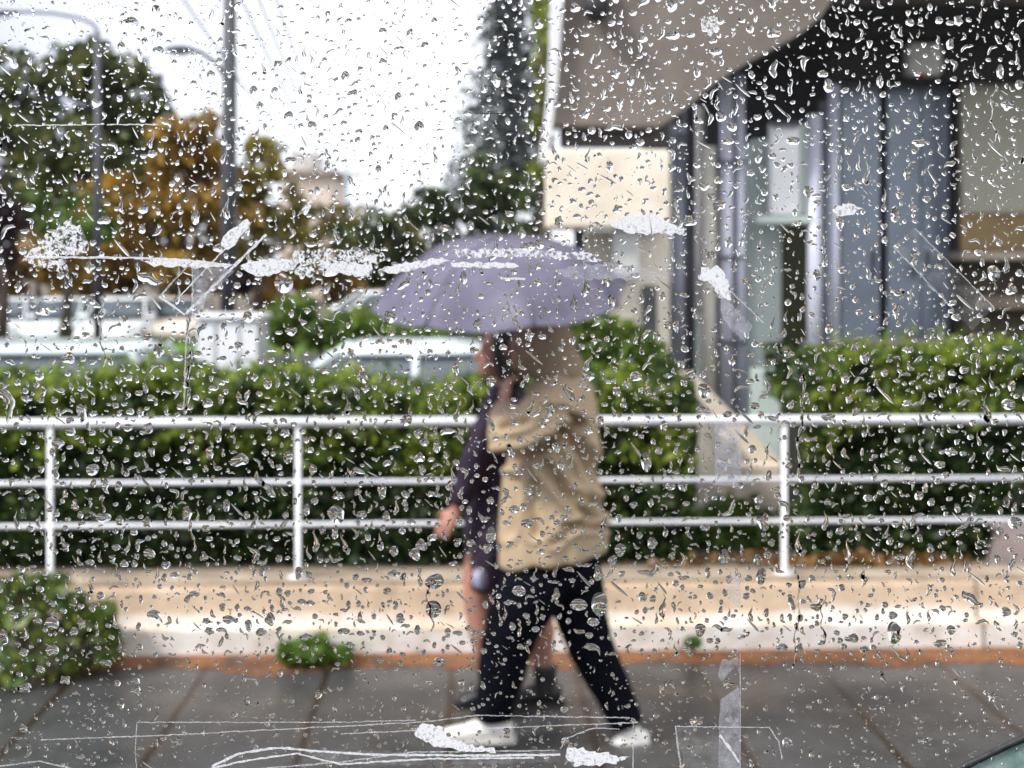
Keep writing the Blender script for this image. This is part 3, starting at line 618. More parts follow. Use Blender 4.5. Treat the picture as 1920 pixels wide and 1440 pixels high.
# stair with slanting side wall
stt = empty('stairway', at(1390, 0, 8.2).xy.to_3d()+Vector((0,0,.33)), label='pale stairway with slanting peach side wall between the two hedges', cat='stairs')
peach = mat('peach_stair', (.8,.7,.58), .7, var=.1)
bm = bmesh.new(); ngon_prism(bm, [at(x, y, 8.2) for x, y in [(1272,700),(1300,700),(1505,905),(1505,950),(1480,950)]], Vector((0,.14,0))); obj('side_wall', bm, peach, stt)
M['tread'] = mat('stair_tread', (.6,.56,.5), .7)
for i in range(5):
    bm = bmesh.new(); x0 = at(1300+40*i, 0, 8.4).x; box(bm, x0, 8.36, .3, x0+.138, 9.2, at(0, 790+34*i, 8.4).z-.003*i, .004); obj('step', bm, M['tread'], stt)
obj('glass_panel', pbox(1408, 690, 1466, 862, 8.9, .03, .004), palegreen, stt)
obj('landing', pbox(1385, 872, 1470, 905, 8.05, .13, .01, zmin=.3), peach, stt)
bush('garden_shrub', 'low green ground plant at the foot of the steps behind the railing', [(A3(px,py,7.5), (rx*7.5/F, .2, ry*7.5/F)) for px,py,rx,ry in [(1380,975,60,45),(1440,1000,60,45),(1330,1000,50,45),(1500,985,40,40),(1400,1030,90,22)]], L['bright'], at(1400, 1022, 7.5), .06, 3600, cat='shrub')
# pinkish block at the right edge
pk = bmesh.new(); ngon_prism(pk, [at(x, y, 6.95) for x, y in [(1862,1078),(1880,1010),(1862,985),(1990,975),(2100,1000),(2100,1078)]], Vector((0,.3,0)))
obj('stone_block', pk, walltex('pink_stone', (.25,.2,.19), (.34,.28,.27), (.42,.35,.33)), label='pinkish grey stone block behind the railing at the right edge', cat='stone')

# ------------------------------------------------------------ people
def P3(px, py, Y): return at(px, py, Y)
def wr(v, s=7, a=.006):
    return a*(noise.noise(v*s)+.5*noise.noise(v*s*2.3))
def head_parts(bm, c, s, fwd, side, size=1.0):
    """adds head shape to bm: c centre, fwd facing direction"""
    up = Vector((0,0,1)); q = lambda f, l, u: c+(fwd*f+side*l+up*u)*size
    ball(bm, q(-.012,0,.02), (.098*size,.077*size,.1*size), 20)
    ball(bm, q(.03,0,-.045), (.062*size,.056*size,.07*size), 16)      # jaw
    ball(bm, q(.072,0,-.088), (.022*size,.026*size,.02*size), 12)     # chin
    loft(bm, [q(.078,0,.028), q(.1,0,-.004), q(.112,0,-.022), q(.085,0,-.034)], [.011*size,.012*size,.015*size,.012*size], 10)  # nose
    for l in (-1, 1):
        ball(bm, q(.0,l*.076,-.01), (.018*size,.01*size,.032*size), 12)   # ear
        ball(bm, q(.076,l*.03,.036), (.016*size,.025*size,.01*size), 10)  # brow
    ball(bm, q(.088,0,-.05), (.012*size,.024*size,.007*size), 10); ball(bm, q(.086,0,-.062), (.012*size,.021*size,.007*size), 10)  # lips
def face_bits(c, fwd, side, parent, size=1.0):
    up = Vector((0,0,1))
    for l in (-1, 1):
        bm = bmesh.new(); ball(bm, c+(fwd*.078+side*l*.031+up*.018)*size, .011*size, 12); obj('eye', bm, mat('eye', (.5,.48,.45), .2), parent, True)
def hand(bm, wrist, d, palm_n, curl=.6, L=.18, r=.0085, thumb_side=1):
    """palm + five fingers; d pointing direction, palm_n palm normal (towards which fingers curl)"""
    d = d.normalized(); n = (palm_n-d*palm_n.dot(d)).normalized(); s = d.cross(n)*thumb_side
    loft(bm, [wrist-d*.03, wrist, wrist+d*.045, wrist+d*.09], [(.022,.026),(.018,.028),(.015,.038),(.012,.038)], 12, ref=s)
    for i, (o, ln) in enumerate(((.030,.072),(.010,.08),(-.010,.075),(-.030,.06))):
        p = wrist+d*.082+s*o; pts = [p-d*.012]; ang = 0; seg = [ln*.45, ln*.32, ln*.27]
        cur = p
        for j, sg in enumerate(seg):
            ang += curl*(.55+.5*j)+.05*i
            cur = cur+(d*math.cos(ang)+n*math.sin(ang))*sg; pts.append(cur)
        loft(bm, pts, [r*1.05, r, r*.92, r*.75], 8)
    t0 = wrist+d*.03+s*.028; t1 = t0+(d*.6+s*.75+n*.25).normalized()*.035; t2 = t1+(d*.75+s*.25+n*.6).normalized()*.03; t3 = t2+(d*.6-s*.3+n*.7).normalized()*.022
    loft(bm, [t0, t1, t2, t3], [.012,.0115,.0095,.007], 8)
def shoe(ankle, toe_dir, length, pitch, m_up, m_sole, parent, nm='shoe', h=.09, shaft=0):
    td = toe_dir.normalized(); up = Vector((0,0,1)); heel = ankle-td*.06-up*(h-.015)
    rot = Matrix.Rotation(pitch, 3, td.cross(up)); q = lambda f, u, : heel+rot@(td*f+up*u)
    bm = bmesh.new(); loft(bm, [q(-.015,.045), q(.02,.05), q(.1,.05), q(.17,.038), q(length-.04,.03), q(length,.02)], [(.035,.03),(.05,.034),(.047,.04),(.03,.043),(.022,.045),(.01,.025)], 16)
    loft(bm, [q(.05,.045), q(.055,.12)], [.045,.042], 14)
    if shaft: loft(bm, [ankle-up*.02, ankle+up*.05, ankle+up*shaft], [.05,.05,.056], 16)
    s = link(nm, remeshed(bm, .008, 3), m_up, parent, True)
    bm = bmesh.new(); sd_ = td.cross(up)
    pr = [(-.03,.0,.028),(.0,.0,.034),(.08,.0,.034),(.16,.0,.044),(.22,.0,.044),(length,.0,.026)]
    rings = []
    for f, _, wd in pr: rings.append([bm.verts.new(q(f, u)+sd_*wd*l) for l, u in ((-1,-.004),(1,-.004),(1,.02),(-1,.02))])
    for i in range(len(rings)-1):
        for j in range(4): bm.faces.new((rings[i][j], rings[i][(j+1)%4], rings[i+1][(j+1)%4], rings[i+1][j]))
    bm.faces.new(rings[0][::-1]); bm.faces.new(rings[-1]); obj('sole', bm, m_sole, s)
FW = Vector((-1,0,0)); SD = Vector((0,-1,0)); UP = Vector((0,0,1))

# --- walker in the tan hooded coat (near)
T = empty('person', at(1050, 0, 5.2).xy.to_3d(), label='person in a hooded tan coat, dark trousers and white shoes striding left with the umbrella', cat='person')
bm = bmesh.new(); hc = P3(1000, 650, 5.2)
head_parts(bm, hc, 1, FW, SD)
loft(bm, [P3(1012,668,5.2), P3(1030,705,5.2), P3(1042,735,5.2)], [.055,.055,.07], 16)
loft(bm, [P3(1042,720,5.24), P3(1044,760,5.26), P3(1042,860,5.27), P3(1040,960,5.24), P3(1040,1040,5.2), P3(1040,1085,5.2)], [(.07,.12),(.09,.15),(.09,.13),(.09,.13),(.11,.16),(.1,.15)], 20)
ELB, WRI = P3(950,818,4.93), P3(946,752,5.12)
loft(bm, [P3(1050,748,5.04), P3(1000,790,4.96), ELB, P3(948,785,5.03), WRI], [.045,.04,.038,.036,.028], 14)
loft(bm, [P3(1050,748,5.36), P3(1030,830,5.42), P3(1000,900,5.44), P3(980,965,5.42)], [.055,.05,.04,.028], 14)
hand(bm, WRI, (P3(950,715,5.16)-WRI), Vector((.8,.5,0)), .9)
hand(bm, P3(980,965,5.42), Vector((-.3,0,-1)), Vector((-1,0,0)), .35)
AF, AB = P3(925,1358,5.2), P3(1180,1372,5.28)
loft(bm, [P3(1035,1075,5.12), P3(1000,1125,5.12), P3(958,1200,5.15), P3(940,1275,5.18), AF], [.085,.085,.058,.052,.036], 16)
loft(bm, [P3(1045,1075,5.3), P3(1075,1130,5.3), P3(1105,1210,5.3), P3(1140,1290,5.3), AB], [.085,.085,.058,.052,.036], 16)
link('body', remeshed(bm, .0075, 2), M['skin'], T, True)
face_bits(hc, FW, SD, T)
bm = bmesh.new(); ball(bm, hc+Vector((.03,0,.03)), (.1,.085,.105), 18); obj('hair', bm, M['hair'], T, True)
# trousers
bm = bmesh.new()
loft(bm, [P3(1042,1010,5.2), P3(1042,1060,5.2), P3(1042,1095,5.2)], [(.15,.17),(.19,.18),(.16,.17)], 20)
loft(bm, [P3(1020,1070,5.13), P3(992,1110,5.12), P3(962,1170,5.14), P3(946,1225,5.16), P3(935,1285,5.18), P3(926,1345,5.2)], [.125,.135,.115,.103,.088,.082], 18)
loft(bm, [P3(1068,1070,5.28), P3(1080,1110,5.29), P3(1092,1160,5.3), P3(1110,1220,5.3), P3(1145,1290,5.3), P3(1178,1362,5.28)], [.125,.12,.11,.098,.082,.07], 18)
link('trousers', remeshed(bm, .011, 4, lambda v: wr(v, 9, .009)), M['navy_cloth'], T, True)
# coat with folds
CREASE = [(.036,10,[(930,862),(985,856),(1035,826),(1078,792)]), (.035,10,[(1052,806),(1098,856),(1128,905)]), (.03,9,[(1022,872),(1062,925),(1112,985)]), (.022,8,[(1000,905),(996,960),(1006,1015)]),
          (.02,8,[(965,900),(958,1000)]), (.025,8,[(1060,1000),(1130,1008)]), (.022,7,[(1015,765),(1060,770),(1085,800)]), (.02,8,[(1085,930),(1132,960)]), (.02,7,[(940,800),(985,790)]), (.02,7,[(1040,1035),(1090,990)])]
def coat_fold(v):
    px = CX+v.x*F/v.y; py = HY+(CH-v.z)*F/v.y
    f = wr(v, 4, .008)
    if v.y < 5.2:
        p = Vector((px, py))
        for (dp, wd, ln) in CREASE:
            best = 1e9
            for a, c in zip(ln, ln[1:]):
                a, c = Vector(a), Vector(c); t = max(0, min(1, (p-a).dot(c-a)/(c-a).length_squared)); best = min(best, (p-a.lerp(c, t)).length)
            if best < wd*3: f -= dp*1.5*math.exp(-(best/wd)**2); f += dp*.5*math.exp(-((best-wd*2)/wd)**2)
    f += .008*math.sin((px*.55+(py-850)*.83)/13.0+2.2*noise.noise(v*3))*max(0, min(1, (px-1000)/60))*max(0, min(1, (1010-py)/100+.3))*max(0, min(1, (py-790)/40))
    f += .005*math.sin(px/9.5+3*noise.noise(v*2))*max(0, min(1, (py-880)/90))
    return f
bm = bmesh.new()
loft(bm, [P3(1050,698,5.2), P3(1052,722,5.2), P3(1050,760,5.2), P3(1038,850,5.2), P3(1036,950,5.2), P3(1037,1020,5.2), P3(1036,1058,5.2)],
     [(.07,.1),(.125,.18),(.15,.21),(.182,.22),(.208,.23),(.218,.235),(.222,.235)], 32)
loft(bm, [P3(1062,742,5.05), P3(1020,778,4.95), P3(975,808,4.91), P3(955,815,4.94)], [.1,.098,.092,.088], 20)
loft(bm, [P3(958,815,4.93), P3(952,800,4.98), P3(946,772,5.08)], [.085,.078,.06], 20)
ball(bm, P3(956,814,4.93), .092, 16)
loft(bm, [P3(1050,748,5.36), P3(1030,830,5.42), P3(1000,900,5.44), P3(985,950,5.42)], [.09,.08,.068,.06], 16)
me = remeshed(bm, .012, 5, coat_fold)
# slant the hem: front hangs lower than the back
for v in me.vertices:
    px = CX+v.co.x*F/v.co.y; py = HY+(CH-v.co.z)*F/v.co.y; t = max(0, min(1, (py-930)/110)); v.co.z += t*(-(1037-px)/100*.02+(.04 if px > 1000 else .04*max(0, (px-930)/70)))
link('coat', me, M['tan_cloth'], T, True)
bm = bmesh.new()
ball(bm, P3(1022,652,5.2), (.125,.13,.135), 24); ball(bm, P3(1045,690,5.2), (.11,.14,.1), 20)
loft(bm, [P3(985,648,5.2), P3(962,650,5.2)], [(.125,.105),(.118,.098)], 20)
hm = remeshed(bm, .01, 4, lambda v: wr(v, 8, .008))
# open the hood at the face
bmh = bmesh.new(); bmh.from_mesh(hm); cut = P3(968, 650, 5.2).x
bmesh.ops.delete(bmh, geom=[f for f in bmh.faces if f.calc_center_median().x < cut-.0 and (f.normal.x < -.75)], context='FACES')
bmesh.ops.solidify(bmh, geom=bmh.faces, thickness=.006); obj('hood', bmh, mat('tan_hood', (.27,.2,.13), .8, var=.12, scale=25), T, True)
shoe(AF+Vector((0,0,.005)), Vector((-1,-.05,0)), .285, 0, M['shoe_white'], M['sole'], T, h=.085)
shoe(AB+Vector((.02,0,-.01)), Vector((-1,-.02,0)), .28, -R(16), M['shoe_white'], M['sole'], T, h=.085)

# --- walker behind in the dark coat
Wm = empty('person', at(950, 0, 5.62).xy.to_3d(), label='bare legged person in a dark purple coat and black boots walking behind the tan coat', cat='person')
bm = bmesh.new(); hc2 = P3(938, 662, 5.6)
head_parts(bm, hc2, 1, FW, SD, .97)
loft(bm, [P3(945,690,5.6), P3(952,725,5.6), P3(955,750,5.6)], [.05,.048,.06], 14)
loft(bm, [P3(955,735,5.62), P3(955,780,5.62), P3(950,880,5.62), P3(948,960,5.62), P3(948,1010,5.62)], [(.06,.12),(.095,.16),(.1,.13),(.1,.13),(.1,.15)], 18)
W2 = P3(856, 955, 5.45)
loft(bm, [P3(935,762,5.48), P3(905,820,5.45), P3(888,875,5.43), P3(872,920,5.44), W2], [.05,.045,.038,.034,.025], 14)
loft(bm, [P3(960,762,5.76), P3(960,840,5.8), P3(945,930,5.8), P3(930,975,5.78)], [.05,.044,.036,.025], 12)
hand(bm, W2, P3(832,992,5.44)-W2, Vector((.3,.6,-.1)), .3, thumb_side=-1); hand(bm, P3(930,975,5.78), Vector((-.3,0,-1)), FW, .35)
A1, A2 = P3(930, 1298, 5.55), P3(1022, 1296, 5.68)
loft(bm, [P3(935,1000,5.56), P3(905,1070,5.55), P3(895,1130,5.54), P3(903,1185,5.54), P3(920,1250,5.55), A1], [.1,.088,.062,.06,.042,.035], 16)
loft(bm, [P3(960,1000,5.7), P3(985,1070,5.7), P3(1003,1130,5.69), P3(1013,1180,5.69), P3(1017,1240,5.69), A2], [.1,.09,.068,.066,.045,.036], 16)
link('body', remeshed(bm, .0075, 2), M['skin_face'], Wm, True)
face_bits(hc2, FW, SD, Wm, .97)
bm = bmesh.new(); ball(bm, hc2+Vector((.032,0,.028)), (.1,.09,.1), 18); loft(bm, [hc2+Vector((.05,0,.02)), hc2+Vector((.07,0,-.08)), hc2+Vector((.08,0,-.2))], [(.06,.08),(.055,.085),(.03,.06)], 14)
for s_ in (-1,1): loft(bm, [hc2+Vector((0,.07*s_,.06)), hc2+Vector((.0,.085*s_,-.02)), hc2+Vector((.02,.08*s_,-.13))], [(.03,.02),(.035,.02),(.02,.015)], 10)
link('hair', remeshed(bm, .009, 3, lambda v: wr(v, 30, .003)), M['hair'], Wm, True)
bm = bmesh.new()
loft(bm, [P3(950,722,5.62), P3(952,745,5.62), P3(948,790,5.62), P3(940,880,5.62), P3(932,980,5.62), P3(926,1060,5.62), P3(924,1095,5.62)], [(.065,.09),(.1,.17),(.125,.18),(.135,.17),(.14,.18),(.13,.19),(.125,.19)], 26)
loft(bm, [P3(938,760,5.47), P3(910,815,5.45), P3(888,875,5.43), P3(872,915,5.44), P3(860,945,5.45)], [.078,.07,.062,.055,.048], 16)
loft(bm, [P3(960,762,5.76), P3(960,840,5.8), P3(945,930,5.8)], [.075,.065,.055], 14)
link('coat', remeshed(bm, .012, 4, lambda v: wr(v, 7, .012)), M['purple_cloth'], Wm, True)
for A_, nm in ((A1, 'boot'), (A2, 'boot')): shoe(A_, Vector((-1,0,0)), .24, 0, M['black_leather'], M['rubber'], Wm, nm, h=.075, shaft=.12)
# small lavender bag at the hem
hb = empty('handbag', P3(905, 1110, 5.32), label='small lavender blue bag hanging at the dark coat hem between the two walkers', cat='bag')
bm = bmesh.new(); loft(bm, [P3(900,1068,5.36), P3(898,1080,5.36), P3(900,1094,5.36), P3(904,1104,5.36)], [(.02,.03),(.03,.04),(.03,.04),(.015,.03)], 14); obj('bag_body', bm, M['bag_blue'], hb, True)
bm = bmesh.new(); loft(bm, [P3(885,1070,5.36), P3(884,1035,5.38), P3(905,1015,5.4), P3(922,1035,5.38), P3(918,1070,5.36)], [.007]*5, 8); obj('strap', bm, M['black_leather'], hb, True)

# --- umbrella
M['seam'] = mat('umbrella_seam', (.12,.11,.16), .5)
def umbrella():
    Rr, H = .525, .235
    um = empty('umbrella', WRI, label='open lavender grey umbrella held over the two walkers', cat='umbrella')
    c = at(938, 556, 5.1)
    Mx = Matrix.Translation(c) @ Matrix.Rotation(R(11), 4, 'X') @ Matrix.Rotation(R(-2.6), 4, 'Y') @ Matrix.Rotation(R(14), 4, 'Z')
    bm = bmesh.new(); nr, na = 14, 96; rows = []
    for i in range(1, nr+1):
        t = i/nr; row = []
        for k in range(na):
            a = 2*math.pi*k/na; q = (a*8/(2*math.pi)) % 1; sc = math.sin(math.pi*q)
            r = Rr*t*(1-.1*sc*t*t); z = H*(1-t**2.5)-.04*sc*t*t*(1-.25*t)
            row.append(bm.verts.new(Mx@Vector((r*math.cos(a), r*math.sin(a), z))))
        rows.append(row)
    ap = bm.verts.new(Mx@Vector((0,0,H)))
    for k in range(na):
        bm.faces.new((ap, rows[0][k], rows[0][(k+1)%na]))
        for i in range(nr-1): bm.faces.new((rows[i][k], rows[i+1][k], rows[i+1][(k+1)%na], rows[i][(k+1)%na]))
    bmesh.ops.solidify(bm, geom=bm.faces, thickness=.0015)
    b = NB('umbrella_nylon'); f = b.noise(14, 3); col = b.ramp(f, [(.3,(.28,.265,.37)),(.7,(.36,.34,.46))])
    p = b.pbr(col, .35); tr = b.n('ShaderNodeBsdfTranslucent'); b.l(col, tr.inputs[0]); mx = b.n('ShaderNodeMixShader'); mx.inputs[0].default_value = .3
    b.l(p.outputs[0], mx.inputs[1]); b.l(tr.outputs[0], mx.inputs[2]); m = b.done(mx)
    cn = obj('canopy', bm, m, um, True)
    for k in range(8):
        a = 2*math.pi*k/8; bm = bmesh.new()
        loft(bm, [Mx@Vector((Rr*t*math.cos(a), Rr*t*math.sin(a), H*(1-t**2.5)-.007)) for t in (.02,.25,.5,.75,1)], [.003]*5, 6)
        rb = obj('rib', bm, M['dark_metal'], um, True); bm = bmesh.new()
        loft(bm, [Mx@Vector((0,0,H-.2)), Mx@Vector((Rr*.5*math.cos(a), Rr*.5*math.sin(a), H*(1-.5**2.5)-.01))], [.0025]*2, 6)
        so_ = obj('strut', bm, M['dark_metal'], um, True); so_.parent = rb; so_.matrix_parent_inverse = rb.matrix_parent_inverse.copy(); so_.matrix_parent_inverse = Matrix()
    for k in range(8):
        a = 2*math.pi*k/8; bm = bmesh.new()
        loft(bm, [Mx@Vector((Rr*t*math.cos(a), Rr*t*math.sin(a), H*(1-t**2.5)+.001)) for t in np.linspace(.03,.995,12)], [.0045]*12, 6)
        obj('seam', bm, M['seam'], um, True)
        bm = bmesh.new(); e = Mx@Vector((Rr*math.cos(a), Rr*math.sin(a), 0)); ball(bm, e, .008, 8); obj('rib_tip', bm, M['dark_metal'], um, True)
    top = Mx@Vector((0,0,H+.035)); hand_p = WRI+(P3(950,715,5.16)-WRI).normalized()*.08+Vector((.02,.02,0))
    bm = bmesh.new(); tube(bm, top, hand_p, .006); obj('shaft', bm, M['dark_metal'], um, True)
    d = (hand_p-top).normalized(); bm = bmesh.new(); loft(bm, [hand_p-d*.05, hand_p, hand_p+d*.06], [.013,.015,.013], 12); obj('handle', bm, M['black_leather'], um, True)
    bm = bmesh.new(); loft(bm, [top, top-d*.03], [.007,.003], 10); obj('tip', bm, M['dark_metal'], um, True)
umbrella()

# ------------------------------------------------------------ the rain covered pane
PX = PANE/F                                        # metres per picture pixel on the pane
YO = PANE+.003                                     # outer face
win = empty('window_pane', (0, PANE, 1.5), label='large clear pane covered in raindrops between the camera and the street', cat='window')
b = NB('clear_pane'); tr = b.n('ShaderNodeBsdfTransparent'); gl = b.n('ShaderNodeBsdfGlossy'); gl.inputs['Roughness'].default_value = .05
tr.inputs[0].default_value = (.985,.99,.985,1)
mx = b.n('ShaderNodeMixShader'); mx.inputs[0].default_value = .003; b.l(tr.outputs[0], mx.inputs[1]); b.l(gl.outputs[0], mx.inputs[2])
bm = bmesh.new(); box(bm, -.75, PANE, 1.5, .75, YO-.0003, 2.4); obj('glass', bm, b.done(mx), win)
for x0, z0, x1, z1 in ((-.8,1.45,-.751,2.45),(.751,1.45,.8,2.45),(-.75,1.45,.75,1.499),(-.75,2.401,.75,2.45)):
    bm = bmesh.new(); box(bm, x0, PANE-.01, z0, x1, YO+.01, z1, .003); obj('frame_bar', bm, M['rubber'], win)
b = NB('rain_water'); gl = b.n('ShaderNodeBsdfGlass'); gl.inputs['IOR'].default_value = 1.38; gl.inputs['Roughness'].default_value = 0
WATER = b.done(gl)
# drop templates: arrays (verts Nx3 in px units: x right, y out of the pane, z up), quads
def grid_faces(n, m, off=0, wrap=False):
    i, j = np.meshgrid(np.arange(n-1), np.arange(m if wrap else m-1), indexing='ij'); i, j = i.ravel(), j.ravel(); j2 = (j+1) % m
    return np.stack([i*m+j, i*m+j2, (i+1)*m+j2, (i+1)*m+j], 1)+off
def outward(V, top, bot):
    """dome faces away from the pane (+y), flat base towards it (-y)"""
    def ny(Q):
        a, b_, c, d = (V[Q[:,i]] for i in range(4)); return np.cross(c-a, d-b_)[:,1].sum()
    if ny(top) < 0: top = top[:,::-1]
    if ny(bot) > 0: bot = bot[:,::-1]
    return V, top, bot
def spine_drop(pts, wid, hk=.45, m=9, bumps=.15):
    """streak-like drop along a bent spine; wid widths"""
    pts = np.array(pts, float); n = len(pts)
    t = np.gradient(pts, axis=0); t /= np.linalg.norm(t, axis=1)[:,None]+1e-9; nn = np.stack([-t[:,1], t[:,0]], 1)
    s = np.linspace(-1, 1, m); V = []
    for i in range(n):
        for k in range(m):
            side = wid[i]*(1+bumps*math.sin(i*1.9+(1 if s[k] > 0 else 4)))
            V.append((pts[i,0]+nn[i,0]*s[k]*side, 1.47*hk*wid[i]*(1-abs(s[k])**1.6)*(1-.05*nn[i,1]*s[k]), pts[i,1]+nn[i,1]*s[k]*side))
    V = np.array(V); top = grid_faces(n, m); nv = len(V)
    e = np.array([[i*m, i*m+m-1] for i in range(n)]).ravel(); Vb = V[e].copy(); Vb[:,1] = 0
    bot = np.array([[nv+2*i, nv+2*(i+1), nv+2*(i+1)+1, nv+2*i+1] for i in range(n-1)])
    return outward(np.vstack([V, Vb]), top, bot)
def blob_drop(rf, hk=.42, k=7, m=24, sag=.06):
    """rf(phi)->radius; dome with heavier foot"""
    ph = np.linspace(0, 2*np.pi, m, endpoint=False); rr = np.array([rf(p) for p in ph]); rm = rr.mean()
    V = []
    for i in range(k):
        q = 1-(i/(k-1))*.99
        for j in range(m):
            x, z = rr[j]*q*math.cos(ph[j]), rr[j]*q*math.sin(ph[j])
            V.append((x, 1.47*hk*rm*(1-q**1.6)*(1-sag*z/rm), z))
    V = np.array(V); top = grid_faces(k, m, 0, True)
    nv = len(V); Vb = V[:m].copy(); Vb[:,1] = 0; Vc = V[m*(k-1):m*k].copy(); Vc[:,1] = 0
    bot = grid_faces(2, m, nv, True)
    return outward(np.vstack([V, Vb, Vc]), top, bot)
def mk_round(r):
    a, b_, c = [random.uniform(-1,1) for _ in range(3)]; p1, p2, p3 = [random.uniform(0,6.28) for _ in range(3)]
    el = random.uniform(.7, 1.3)
    f = lambda p: r*(1+.12*a*math.sin(2*p+p1)+.1*b_*math.sin(3*p+p2)+.05*c*math.sin(5*p+p3))*(1/math.sqrt((math.cos(p)/el)**2+(math.sin(p)*el)**2))
    return blob_drop(f, random.uniform(.3,.43))
def mk_angular(r):
    n = random.choice([3,3,4,5]); p0 = random.uniform(0,6.28); k = random.uniform(.12,.34); el = random.uniform(.7,1.35)
    ex = random.uniform(-.3, .7); pe = random.uniform(0, 6.28)
    f = lambda p: r*(1+k*abs(math.cos((p-p0)*n/2))**2*1.2-.12+max(0,ex)*max(0, math.cos(p-pe))**4)*(1/math.sqrt((math.cos(p)/el)**2+(math.sin(p)*el)**2))
    return blob_drop(f, random.uniform(.27,.4), k=6, m=28)
def prof(n, w, e=.5, head=0):
    t = np.linspace(0, 1, n); q = np.sin(np.pi*np.clip(t, .008, .992))**e
    return w*q*(1+head*(t-.5))
def mk_comma(l, w):
    n = 9; t = np.linspace(-.5,.5,n); bend = random.uniform(-.7,.7); a = random.choice([random.gauss(-.75,.45), random.uniform(-3.14,3.14), random.gauss(-1.4,.3)])
    x = l*t; z = bend*l*(t*t*2-.25)+.05*l*np.sin(t*9+random.uniform(0,6)); c, s = math.cos(a), math.sin(a)
    return spine_drop(np.stack([x*c-z*s, x*s+z*c], 1), prof(n, w, .5, random.uniform(-1.3,1.3)), random.uniform(.32,.42), 7, .1)
def mk_hook(l, w):
    n = 13; t = np.linspace(0,1,n); a = random.uniform(0,6.28) if random.random() < .4 else random.gauss(1.0,.5); k = random.choice([-1,1])*random.uniform(1.2,2.6)
    ang = a+k*(t>.5)*(t-.35)*1.3; dx = np.cos(ang)*l/n; dz = np.sin(ang)*l/n
    P = np.stack([np.cumsum(dx), np.cumsum(dz)], 1); P -= P.mean(0)
    return spine_drop(P, prof(n, w, .4, random.uniform(-.6,.6)), .38, 7, .15)
def mk_dash(l, w):
    n = 7; t = np.linspace(-.5,.5,n); a = random.gauss(-.75,.12)
    return spine_drop(np.stack([l*t*math.cos(a), l*t*math.sin(a)], 1), prof(n, w, .35, random.uniform(-.8,.8)), .4, 7, .06)
def mk_drip(l, w):
    n = 15; t = np.linspace(0,1,n); x = .06*l*np.sin(t*7+random.uniform(0,6)); 
    return spine_drop(np.stack([x, l*(.5-t)], 1), prof(n, w, .6, 1.7)*(.35+.65*t**1.5), .39, 7, .08)
def mk_trickle(l, w):
    n = 46; t = np.linspace(0,1,n); x = 5*np.sin(t*5+random.uniform(0,6))+2.5*np.sin(t*17); wd = w*(.45+.4*np.abs(np.sin(t*23+random.uniform(0,6)))**2); wd[0] *= .1; wd[-1] *= .1
    return spine_drop(np.stack([x, l*(.5-t)], 1), wd, .4, 7, .1)
def compact(V, top, bot): return V, np.vstack([top, bot]), len(top)
def make_any(size, hint=None):
    u = random.random() if hint is None else hint
    if u < .36: return 'round', mk_round(size*.42)
    if u < .62: return 'angular', mk_angular(size*.4)
    if u < .80: return 'curved', mk_comma(size*1.25, size*.23)
    if u < .87: return 'hooked', mk_hook(size*1.7, size*.17)
    if u < .93: return 'slanting', mk_dash(size*1.7, size*.11)
    return 'dripping', mk_drip(size*1.9, size*.27)
def link_drop(V, top, bot, cx, cz, name, **k):
    W = np.empty_like(V); W[:,0] = V[:,0]*PX; W[:,1] = V[:,1]*PX; W[:,2] = V[:,2]*PX
    me = npmesh(name, W, np.vstack([top, bot]))
    sm = np.zeros(len(me.polygons), bool); sm[:len(top)] = True; me.polygons.foreach_set('use_smooth', sm)
    o = link(name, me, WATER, **k); o.location = (cx, YO, cz); return o
